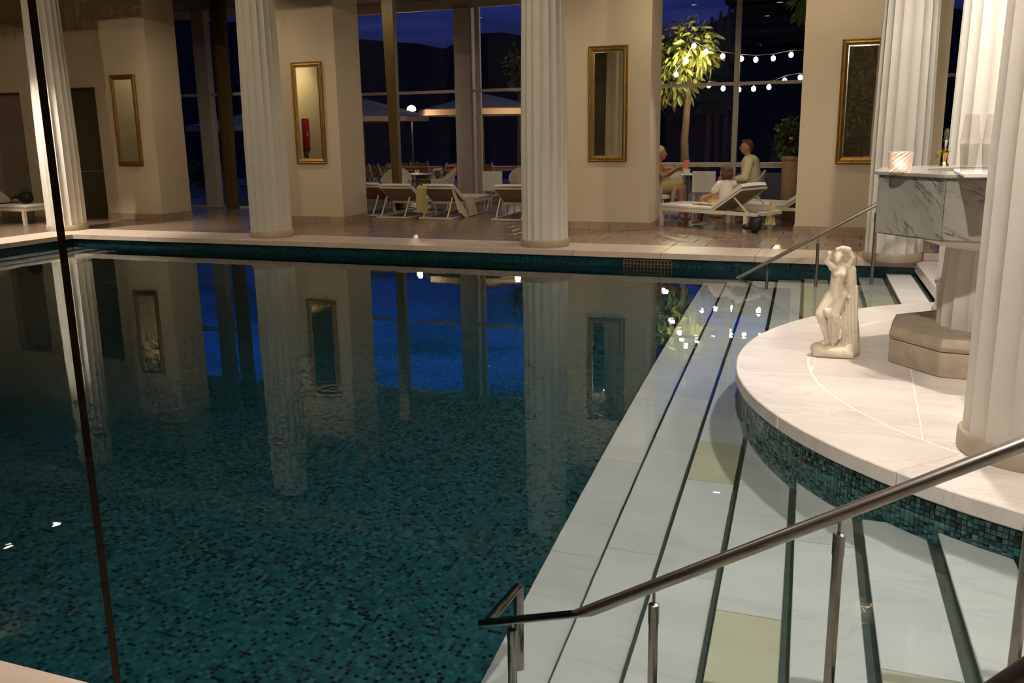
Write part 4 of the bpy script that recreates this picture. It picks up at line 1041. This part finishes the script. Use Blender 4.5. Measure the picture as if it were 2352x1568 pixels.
# ------------------------------------------------------------------ people
def hand(s_, p, d, upv, sc=1.0):
    p = Vector(p); d = Vector(d).normalized(); upv = Vector(upv); x = d.cross(upv).normalized(); up2 = x.cross(d)
    s_.cap(p, p + d * .07 * sc, .024 * sc, .030 * sc)
    for k, (o_, L_) in enumerate(((-.027, .055), (-.009, .066), (.009, .062), (.027, .048))):
        a = p + d * .075 * sc + x * o_ * sc; b_ = a + d * L_ * .55 * sc - up2 * .012 * sc; c = b_ + d * L_ * .4 * sc - up2 * .03 * sc
        s_.cap(a, b_, .0095 * sc, .0085 * sc, 8); s_.cap(b_, c, .0085 * sc, .0075 * sc, 8)
    a = p + d * .03 * sc + x * -.03 * sc; s_.cap(a, a + (d * .035 - x * .03) * sc, .011 * sc, .009 * sc, 8)
def head(s_, c, f, sc=1.0):
    c = Vector(c); f = Vector(f).normalized(); r_ = f.cross(Vector((0, 0, 1))).normalized()
    rot = Matrix((r_, f, Vector((0, 0, 1)))).transposed()
    s_.ell(c, (.074*sc, .094*sc, .112*sc), 16, rot); s_.ell(c + f*.035*sc + Vector((0, 0, -.055*sc)), (.054*sc, .058*sc, .06*sc), 12, rot)
    s_.cap(c + f*.09*sc + Vector((0, 0, .01*sc)), c + f*.112*sc + Vector((0, 0, -.025*sc)), .010*sc, .015*sc, 8)          # nose
    s_.ell(c + f*.088*sc + Vector((0, 0, -.062*sc)), (.024*sc, .012*sc, .009*sc), 8, rot)                                    # mouth
    for q in (-1, 1): s_.ell(c + r_*.078*sc*q + Vector((0, 0, -.005*sc)), (.012*sc, .022*sc, .032*sc), 8, rot); s_.ell(c + f*.086*sc + r_*.032*sc*q + Vector((0, 0, .012*sc)), (.016*sc, .008*sc, .010*sc), 8, rot)
    return rot
# man in a cream robe, seated facing left, knees crossed (local x = hall u)
e = empty('person', MCU, 5.15); tag(e, 'person in a cream robe seated in a wicker chair with bare knees raised', 'person')
s_ = MB(); F_ = Vector((-1, -.12, 0))
head(s_, (.02, -.02, 1.27), F_, 1.12); s_.cap((.06, 0, 1.04), (.03, -.01, 1.18), .062, .056)
s_.cap((.10, 0, .52), (.10, 0, .75), .15, .14); s_.cap((.10, 0, .75), (.08, 0, .98), .145, .15); s_.cap((.08, -.17, 1.01), (.08, .17, 1.01), .07, .07)
for sy, kz, ku, fu in ((-.11, .70, -.40, -.36), (.12, .60, -.42, -.46)):
    s_.cap((.06, sy, .54), (ku, sy * .8, kz), .098, .068); s_.cap((ku, sy * .8, kz), (fu, sy * .8, .10), .066, .042); s_.cap((fu, sy * .8, .05), (fu - .15, sy * .8, .04), .045, .036)
for sy in (-1, 1):
    s_.cap((.08, sy * .20, .99), (.04, sy * .27, .74), .058, .047); s_.cap((.04, sy * .27, .74), (-.18, sy * .16, .70), .046, .034); hand(s_, (-.19, sy * .16, .70), (-1, -sy * .2, -.1), (0, 0, 1))
link('body', remesh(s_, 'person_body', .0125, 4), 'skin', e)
s_ = MB(); s_.cap((.11, 0, .50), (.11, 0, .76), .185, .175); s_.cap((.11, 0, .76), (.09, 0, .97), .175, .172); s_.cap((.085, -.17, 1.00), (.085, .17, 1.00), .092, .092); s_.cap((.10, -.05, 1.06), (.10, .05, 1.06), .075, .075)
for sy in (-1, 1): s_.cap((.08, sy * .21, .98), (.04, sy * .29, .74), .082, .075); s_.cap((.04, sy * .29, .74), (-.10, sy * .20, .71), .072, .066)
s_.cap((.06, -.11, .53), (-.16, -.10, .61), .13, .10); s_.cap((.06, .12, .53), (-.16, .11, .57), .13, .10)
link('robe', remesh(s_, 'robe_body', .014, 5), 'robe', e)
s_ = MB(); s_.ell((.045, -.015, 1.315), (.092, .088, .088)); s_.ell((.085, -.012, 1.265), (.055, .08, .085)); s_.ell((-.03, -.02, 1.362), (.055, .065, .04))
link('hair', remesh(s_, 'hair_cap', .009, 3), 'hair_brown', e)
# child in a white shirt on the lounger, back towards the pool
cu_, cv_ = dpt(.14, 1.02); cu_ = wall_at(1664, 450, cv_)[0]
e = empty('person', cu_, cv_, .36); tag(e, 'person with brown hair and a white short sleeved shirt sitting on the lounger', 'person')
s_ = MB(); F_ = Vector((-.85, .5, 0)); zc = .0
head(s_, (.0, .0, .53), F_, .95); s_.cap((.02, -.01, .36), (.01, 0, .45), .045, .042)
s_.cap((.02, -.02, .08), (.02, -.02, .22), .105, .10); s_.cap((.02, -.02, .22), (.02, -.01, .33), .10, .10); s_.cap((-.07, -.08, .345), (.12, .05, .345), .05, .05)
for a, b_, c in (((-.08, -.09, .34), (-.19, -.10, .18), (-.34, .0, .11)), ((.12, .06, .34), (.04, .18, .2), (-.20, .17, .13))):
    s_.cap(a, b_, .042, .033); s_.cap(b_, c, .033, .025); hand(s_, c, Vector(c) - Vector(b_), (0, 0, 1), .8)
for dy in (-.05, .09): s_.cap((.0, dy, .08), (-.34, dy + .10, .10), .08, .058); s_.cap((-.34, dy + .10, .10), (-.42, dy + .16, -.24), .055, .036); s_.cap((-.42, dy + .16, -.29), (-.53, dy + .20, -.31), .034, .028)
link('body', remesh(s_, 'person_body', .011, 4), 'skin_light', e)
s_ = MB(); s_.cap((.02, -.02, .04), (.02, -.02, .22), .128, .12); s_.cap((.02, -.02, .22), (.02, -.01, .33), .12, .112); s_.cap((-.08, -.085, .345), (.125, .055, .345), .064, .064)
s_.cap((-.08, -.09, .34), (-.155, -.098, .235), .062, .058); s_.cap((.12, .06, .34), (.07, .14, .25), .06, .056)
link('shirt', remesh(s_, 'shirt_body', .011, 5), 'shirt', e)
s_ = MB(); s_.ell((.025, -.012, .555), (.10, .10, .098)); s_.ell((.05, -.03, .49), (.088, .088, .085)); s_.ell((-.05, .04, .595), (.05, .05, .045)); s_.ell((.06, .05, .49), (.05, .06, .08)); s_.ell((-.01, -.085, .49), (.05, .04, .08))
link('hair', remesh(s_, 'hair_cap', .009, 3), 'hair_brown', e)
s_ = MB(); s_.ell((-.10, .02, .045), (.20, .16, .05)); s_.cap((-.05, -.10, .06), (-.28, .02, .09), .05, .045); link('lap_towel', remesh(s_, 'lap_towel', .012, 4), 'towel_yellow', e)
# person with a pale turban, cut off by the third pier
lu, lv = wall_at(1521, 400, 4.75)[0] - .04, 4.75
tub_chair(lu - .05, lv, R(85), 'white wicker tub chair cut off by the third pier')
e = empty('person', lu, lv); tag(e, 'person with a pale yellow turban seated at the edge of the third pier', 'person')
s_ = MB(); F_ = Vector((1, .1, 0)); hz = wall_at(1520, 352, 4.75)[1]
head(s_, (.0, 0, hz), F_, 1.08); k = hz - 1.22
s_.cap((-.04, 0, 1.0 + k), (-.01, 0, 1.13 + k), .055, .05); s_.cap((-.06, 0, .52), (-.05, 0, .78), .14, .12); s_.cap((-.05, 0, .78), (-.05, 0, .95 + k), .125, .13); s_.cap((-.05, -.15, .98 + k), (-.05, .15, .98 + k), .06, .06)
for sy in (-.10, .10): s_.cap((-.02, sy, .53), (.40, sy * .9, .56), .09, .064); s_.cap((.40, sy * .9, .56), (.42, sy * .9, .10), .062, .04); s_.cap((.42, sy * .9, .05), (.56, sy * .9, .04), .042, .034)
for sy in (-1, 1): s_.cap((-.05, sy * .18, .97 + k), (.10, sy * .24, .78), .052, .042); s_.cap((.10, sy * .24, .78), (.32, sy * .14, .92), .042, .03); hand(s_, (.33, sy * .14, .925), (1, -sy * .2, .3), (0, 0, 1))
link('body', remesh(s_, 'person_body', .0125, 4), 'skin', e)
s_ = MB(); s_.ell((-.02, 0, hz + .06), (.10, .09, .085)); s_.ell((-.06, 0, hz + .02), (.075, .085, .08)); link('turban', remesh(s_, 'turban', .009, 3), 'robe', e)
s_ = MB(); s_.cap((-.05, 0, .50), (.12, 0, .60), .17, .16); s_.cap((.10, -.09, .60), (.34, -.08, .64), .10, .085); s_.cap((.10, .09, .60), (.34, .08, .64), .10, .085); s_.cap((.30, -.12, .58), (.26, -.16, .30), .05, .03); link('wrap', remesh(s_, 'wrap_cloth', .013, 4), 'towel_yellow', e)

# ------------------------------------------------------------------ terrace outside
struct(MB().box(-30, 30, 7.85, 19, -.16, -.06).build('ground_terrace', 'patio'))
struct(MB().box(-220, 220, 19, 330, -1.6, -1.5).build('water_lake', 'lake'))
def tabl(px, py, h, sx, sy, top, lab, rz=0.0, planks=0):
    u, v = floor_at(px, py, h - .06); t_ = table('terrace_table', u, v, h, sx, sy, top, 'metal_white', lab, rz, planks); t_.location.z = -.06; return u, v
T1 = tabl(948, 383, .75, 1.5, .8, 'wood_orange', 'orange lit wooden terrace table seen beside the brown post', R(6), 6)
T2 = tabl(1180, 382, .75, 1.6, .9, 'wood_orange', 'orange lit wooden terrace table with white legs left of the middle column', R(8), 6)
T3 = tabl(1790, 375, .75, 1.2, .8, 'wood_orange', 'orange lit terrace table behind the grey sofa', R(3), 5)
T4 = tabl(1530, 385, .75, 1.0, .8, 'wood_orange', 'orange lit terrace table behind the turbaned person', R(3), 5)
def fold_chair(u, v, rz, lab):
    e = empty('folding_chair', u, v, -.06, rz); tag(e, lab, 'chair', 'wooden terrace chairs')
    for i in range(5): MB().box(-.22, .22, -.2 + .08 * i, -.2 + .08 * i + .06, .43, .45).build('seat_slat', 'wood_orange', e)
    for i in range(3): MB().box(-.22, .22, -.235 - .015 * i, -.22 - .015 * i, .58 + .11 * i, .66 + .11 * i).build('back_slat', 'wood_orange', e)
    for x in (-.23, .23): MB().bar((x, -.30, .92), (x, .20, 0), .03, .02).build('leg', 'metal_white', e); MB().bar((x, -.22, 0), (x, .20, .62), .03, .02).build('leg', 'metal_white', e); MB().bar((x, -.28, .62), (x, .2, .62), .035, .02).build('armrest', 'wood_orange', e)
for (px, py, rz, lab) in ((970, 376, 10, 'wooden terrace chair right of the first orange table'), (1022, 378, 70, 'wooden terrace chair turned sideways before the window pillar'), (868, 380, -10, 'wooden terrace chair at the right edge of the second pier'), (840, 381, 5, 'wooden terrace chair half hidden by the second pier'), (1125, 378, -8, 'wooden terrace chair behind the second orange table')):
    u, v = floor_at(px, py, .80); fold_chair(u, min(v, 16), R(rz), lab)
def sidechair(px, py, lab):
    u, v = floor_at(px, py, .80); e = empty('terrace_chair', u, v, -.06); tag(e, lab, 'chair', 'pale terrace chairs')
    MB().box(-.22, .22, -.2, .2, .42, .46).build('seat', 'metal_white', e, bev=.01)
    g_ = [[(-.22 + .44 * i / 4, -.22 - .03 * math.cos((i - 2) * .7), .46 + .4 * j / 4) for j in range(5)] for i in range(5)]; MB().sheet(g_, .02).build('backrest', 'metal_white', e)
    for x in (-.2, .2):
        for y in (-.18, .18): MB().tube([(x, y, .42), (x * 1.05, y * 1.1, 0)], .014, 8).build('leg', 'metal_white', e)
sidechair(1140, 392, 'pale terrace chair under the second orange table'); sidechair(1545, 393, 'pale terrace chair beside the turbaned person'); sidechair(1622, 392, 'pale terrace chair behind the white round table')
# hedge
hu0, hu1 = wall_at(835, 380, 17)[0], wall_at(1040, 380, 17)[0]; hzt = wall_at(900, 372, 17)[1]
o = leaves(MB(), 2600, (0, 0, hzt * .45), ((hu1 - hu0) / 2, .3, hzt * .6), .09, .03, 0, 5, .1).build('hedge', 'leaf_green', loc=((hu0 + hu1) / 2, 17, -.06)); tag(o, 'low clipped hedge along the terrace edge', 'hedge', kind='thing')
hb0, hb1 = wall_at(430, 400, 14)[0], wall_at(505, 400, 14)[0]; hz1 = wall_at(460, 366, 14)[1]
o = leaves(MB(), 900, (0, 0, hz1 * .5), ((hb1 - hb0) / 2 + .3, .35, hz1 * .55), .12, .04, 0, 6, .1).build('hedge', 'leaf_green', loc=((hb0 + hb1) / 2, 14, -.06)); tag(o, 'low hedge seen through the first window', 'hedge', kind='thing')
# parasols
def parasol(ax, ay, ey, hw, v, lab, ns=8, ph=0.0):
    u, zt = wall_at(ax, ay, v); ze = wall_at(ax, ey, v)[1]; r = hw
    e = empty('parasol', u, v, -.06); tag(e, lab, 'parasol', 'cream terrace parasols'); zt += .06; ze += .06
    MB().tube([(0, 0, 0), (0, 0, zt + .05)], .03, 12).build('pole', 'bark', e, smooth=True); MB().lathe([(.3, 0), (.3, .06), (.05, .09)], 20).build('foot', 'metal_grey', e)
    c = MB()
    for i in range(ns):
        a0 = ph + 2*math.pi*i/ns; a1 = ph + 2*math.pi*(i+1)/ns
        A = (r*math.cos(a0), r*math.sin(a0), ze); B = (r*math.cos(a1), r*math.sin(a1), ze)
        cp = MB().add([(0, 0, zt), A, B, (0, 0, zt - .02), (A[0], A[1], ze - .02), (B[0], B[1], ze - .02)], [(0,1,2),(5,4,3),(0,3,4,1),(1,4,5,2),(2,5,3,0)]).build('canopy_panel', 'canvas', e)
        MB().add([A, B, (B[0], B[1], ze - .17), (A[0], A[1], ze - .17)], [(0, 1, 2, 3)]).build('valance', 'canvas', cp)
    return u, v
pA = parasol(1108, 214, 251, 1.95, 13.5, 'large cream parasol behind the white window pillar', 8, .2)
pB = parasol(832, 226, 268, 2.1, 14.5, 'cream parasol half hidden by the second pier', 8, .4)
pC = parasol(560, 262, 288, 1.9, 14.0, 'cream parasol seen through the first window', 8, .1)
# globe lamp on a pole
lu_, lz_ = wall_at(945, 249, 17.2)
e = empty('globe_lamp', lu_, 17.2, -.06); tag(e, 'bright dome shaped terrace lamp between two parasols', 'lamp')
MB().tube([(0, 0, 0), (0, 0, lz_ - .05)], .03, 10).build('pole', 'metal_grey', e)
MB().lathe([(.04, lz_ - .04), (.15, lz_ - .02), (.16, lz_ + .03), (.13, lz_ + .11), (.06, lz_ + .16), (.0, lz_ + .17)], 20).build('globe', 'globe_light', e, smooth=True)
def plamp(u, v, z, w, col=(1, .78, .45), r=.08):
    l = D.lights.new('lamp', 'POINT'); l.energy = w; l.color = col; l.shadow_soft_size = r; o = D.objects.new('lamp_light', l); COL.objects.link(o); o.location = Wd(u, v, z)
plamp(lu_, 17.0, lz_ - .2, 60, (1, .62, .25)); plamp(lu_ + .4, 16.6, lz_ + .45, 25, (1, .62, .3))
for tt_, w_ in ((T1, 35), (T2, 35), (T3, 50), (T4, 30)): plamp(tt_[0], min(tt_[1], 18) + .2, 1.95, w_, (1, .70, .40))  # unseen point lights added above the terrace tables, without fixtures
# lit tree and festoon bulbs
tu_, tz_ = wall_at(1572, 130, 12.5)
e = empty('lit_tree', tu_, 12.5, -.06); tag(e, 'tree with light green leaves lit by festoon bulbs', 'tree')
MB().tube([(.1, .1, 0), (.05, .05, 1.4), (.15, 0, tz_ - .3), (.1, 0, tz_ + .4)], [.13, .10, .07, .03], 10).build('trunk', 'bark', e, smooth=True)
for i, (x, z, rx, rz, n) in enumerate(((.1, tz_ + .25, .75, .75, 560), (-.35, tz_ - .55, .75, .55, 420), (-.7, tz_ + .1, .55, .6, 260), (.45, tz_ + .05, .40, .45, 160), (-.9, tz_ - .9, .5, .3, 150))):
    o = leaves(MB(), n, (x, 0, z), (rx, .7, rz), .24, .045, .45, 20 + i, .25).build('crown', 'leaf_green', e); o['kind'] = 'stuff'
    MB().tube([(.1, .03, tz_ - .4), (x, 0, z)], [.035, .012], 6).build('branch', 'bark', e)
o2 = empty('terrace_tree', wall_at(1190, 160, 16.8)[0], 16.8, -.06); tag(o2, 'small dark tree beside the parasol behind the middle column', 'tree'); zz = wall_at(1190, 160, 16.8)[1]
MB().tube([(0, 0, 0), (.05, 0, zz)], [.09, .04], 8).build('trunk', 'bark', o2); o = leaves(MB(), 260, (0, 0, zz + .1), (.42, .4, .75), .17, .045, .4, 31, .2).build('crown', 'leaf_green', o2); o['kind'] = 'stuff'
o3 = empty('terrace_tree', wall_at(1850, 10, 10)[0], 10, -.06); tag(o3, 'leafy tree whose twigs reach in above the planter', 'tree'); zz = wall_at(1850, 10, 10)[1]
MB().tube([(.35, 0, 0), (.3, 0, zz + .2)], [.1, .05], 8).build('trunk', 'bark', o3); o = leaves(MB(), 200, (.15, 0, zz + .15), (.42, .4, .45), .2, .05, .5, 33, .3).build('crown', 'leaf_green', o3); o['kind'] = 'stuff'
BV = 11.6
def bulb(px, py, lab, grp, v=BV, r=.055):
    u, z = wall_at(px, py, v); e = empty('festoon_bulb', u, v, z); tag(e, lab, 'bulb', grp)
    MB().ell((0, 0, 0), (r, r, r * 1.15), 10).build('glass', 'bulb_light', e, smooth=True); MB().tube([(0, 0, r), (0, 0, r + .05)], .018, 8).build('socket', 'wire', e); return Vector((u, v, z + r + .05))
up_pts = [(1553, 171), (1577, 140), (1594, 105), (1622, 119), (1660, 129), (1703, 135), (1736, 137), (1776, 134), (1817, 126)]
ORD = ['first', 'second', 'third', 'fourth', 'fifth', 'sixth', 'seventh', 'eighth', 'ninth', 'tenth']
P_ = [bulb(x, y, 'glowing bulb of the upper festoon string, %s from the pier by the tree' % ORD[i], 'upper festoon bulbs') for i, (x, y) in enumerate(up_pts)]
u_, z_ = wall_at(1850, 114, BV); P_.append(Vector((u_, BV, z_)))
tag(MB().tube(P_, .008, 6).build('festoon_cable', 'wire'), 'dark cable of the upper festoon string', 'cable')
lo_pts = [(1628, 196), (1661, 203), (1697, 206), (1731, 204), (1766, 200), (1802, 185), (1838, 178)]
P_ = [bulb(x, y, 'glowing bulb of the lower festoon string, %s from the lit tree' % ORD[i], 'lower festoon bulbs') for i, (x, y) in enumerate(lo_pts)]
u_, z_ = wall_at(1852, 170, BV); P_.append(Vector((u_, BV, z_)))
tag(MB().tube(P_, .008, 6).build('festoon_cable', 'wire'), 'dark cable of the lower festoon string', 'cable')
for (x, y, w) in ((1585, 118, 60), (1560, 165, 45), (1620, 125, 26), (1700, 140, 10), (1800, 135, 14)):
    u_, z_ = wall_at(x, y, BV); plamp(u_, BV - .1, z_ - .05, w, (1, .86, .55), .06)
for i, (x, y) in enumerate([(1802, 200), (1785, 198), (1821, 207), (1784, 218), (1802, 220), (1818, 223), (1837, 221), (1778, 228), (1801, 229), (1837, 231), (1779, 245), (1799, 247), (1827, 245), (1699, 244), (2293, 270)]):
    u_, z_ = wall_at(x, y, 110); o = empty('shore_light', u_, 110, -1.5); tag(o, 'tiny bluish white light seen between two columns behind the basin' if x > 2000 else 'tiny light below the lower festoon beside the window mullion' if x < 1720 else 'tiny bluish white light on the far shore below the festoon', 'light', 'lights on the far shore')
    MB().ell((0, 0, z_ + 1.5), (.13, .13, .13), 8).build('lamp', 'far_light', o, smooth=True); MB().tube([(0, 0, 0), (0, 0, z_ + 1.4)], .04, 6).build('pole', 'wire', o)
# far hills and a dark house
def ridge(v, prof, name):
    P = [wall_at(x, y, v) for x, y in prof]
    front = [(p[0], v - 30, -1.5) for p in P]; top = [(p[0], v, p[1]) for p in P]; back = [(p[0], v + 40, -1.5) for p in P]
    struct(MB().sheet([front, [(p[0], v - 12, p[1] * .6 + random.uniform(-.6, .6)) for p in P], top, back]).build(name, 'hill', smooth=True))
ridge(190, [(-900, 130), (-300, 60), (150, 30), (420, 45), (500, 52), (560, 50), (700, 70), (830, 90), (900, 96), (960, 100), (1020, 112), (1090, 78), (1150, 74), (1200, 82), (1400, 95), (1500, 100), (1530, 92), (1560, 75), (1600, 70), (1640, 50), (1700, 20), (1850, -20), (2100, 10), (2400, 40), (2900, 90)], 'hills_far')
hv = 40
u0, zt = wall_at(1690, 12, hv); u1 = wall_at(1900, 12, hv)[0]
e = empty('dark_house', (u0 + u1) / 2 + 1, hv, -1.5); tag(e, 'dark unlit house with horizontal balcony bands behind the festoon lights', 'house'); w2 = (u1 - u0) / 2 + 1
MB().box(-w2, w2, 0, 6, 0, zt + 1.5).build('wall', 'facade_dark', e)
for i, y in enumerate((16, 50, 72, 96)):
    z = wall_at(1750, y, hv)[1] + 1.5; MB().box(-w2, w2, -.9, 0, z - .18, z).build('balcony', 'facade_dark', e)
MB().box(-w2 - .4, w2 + .4, -1.2, 6.5, zt + 1.5, zt + 1.75).build('roof', 'facade_dark', e)
for i in range(3):
    x = wall_at(1636 + 20 * i, 30, 32 + 2.4 * i)[0]; zz = wall_at(1636 + 20 * i, 42 - 15 * i, 32 + 2.4 * i)[1]
    mb = MB(); 
    for k in range(7): mb.lathe([(.75 * (1 - k / 7.5), zz * (.35 + .09 * k)), (.25 * (1 - k / 7.5), zz * (.35 + .09 * (k + 1)) + .2)], 9)
    o = empty('conifer', x, 32 + 2.4 * i, -1.5); tag(o, ('shortest', 'middle', 'tallest')[i] + ' of the dark conifers left of the dark house', 'tree', 'dark conifers'); mb.build('crown', 'leaf_dark', o, loc=(0, 0, 1.5)); MB().tube([(0, 0, 0), (0, 0, zz * .5 + 1.5)], .12, 8).build('trunk', 'bark', o)
# red hose cabinet on the left wall, seen in the second mirror
def mirrored(px, py, vm=2.66, uw=-13.99):
    d = ray(px, py); o_ = Vector((0, 0, CAM_H)); v0 = (o_ - ORG).dot(VX); t_ = (vm - v0) / d.dot(VX); p = o_ + d * t_
    d2 = d - 2 * d.dot(VX) * VX; q = (uw - toUV(p)[0]) / d2.dot(UX); p2 = p + d2 * q; return toUV(p2)[1], p2.z
v1_, zt_ = mirrored(692, 272); v2_, zb_ = mirrored(706, 346)
hc = empty('hose_cabinet', -13.985, (v1_ + v2_) / 2, zb_); tag(hc, 'narrow red fire hose cabinet on the left wall, reflected in a mirror', 'cabinet'); w2 = abs(v1_ - v2_) / 2; h2_ = zt_ - zb_
MB().box(0, .14, -w2, w2, 0, h2_).build('body', 'red_paint', hc, bev=.01); dr = MB().box(.14, .155, -w2 + .03, w2 - .03, .04, h2_ - .04).build('door', 'red_paint', hc, bev=.005); MB().box(.155, .17, w2 - .10, w2 - .06, h2_ * .45, h2_ * .45 + .16).build('handle', 'metal_white', dr)
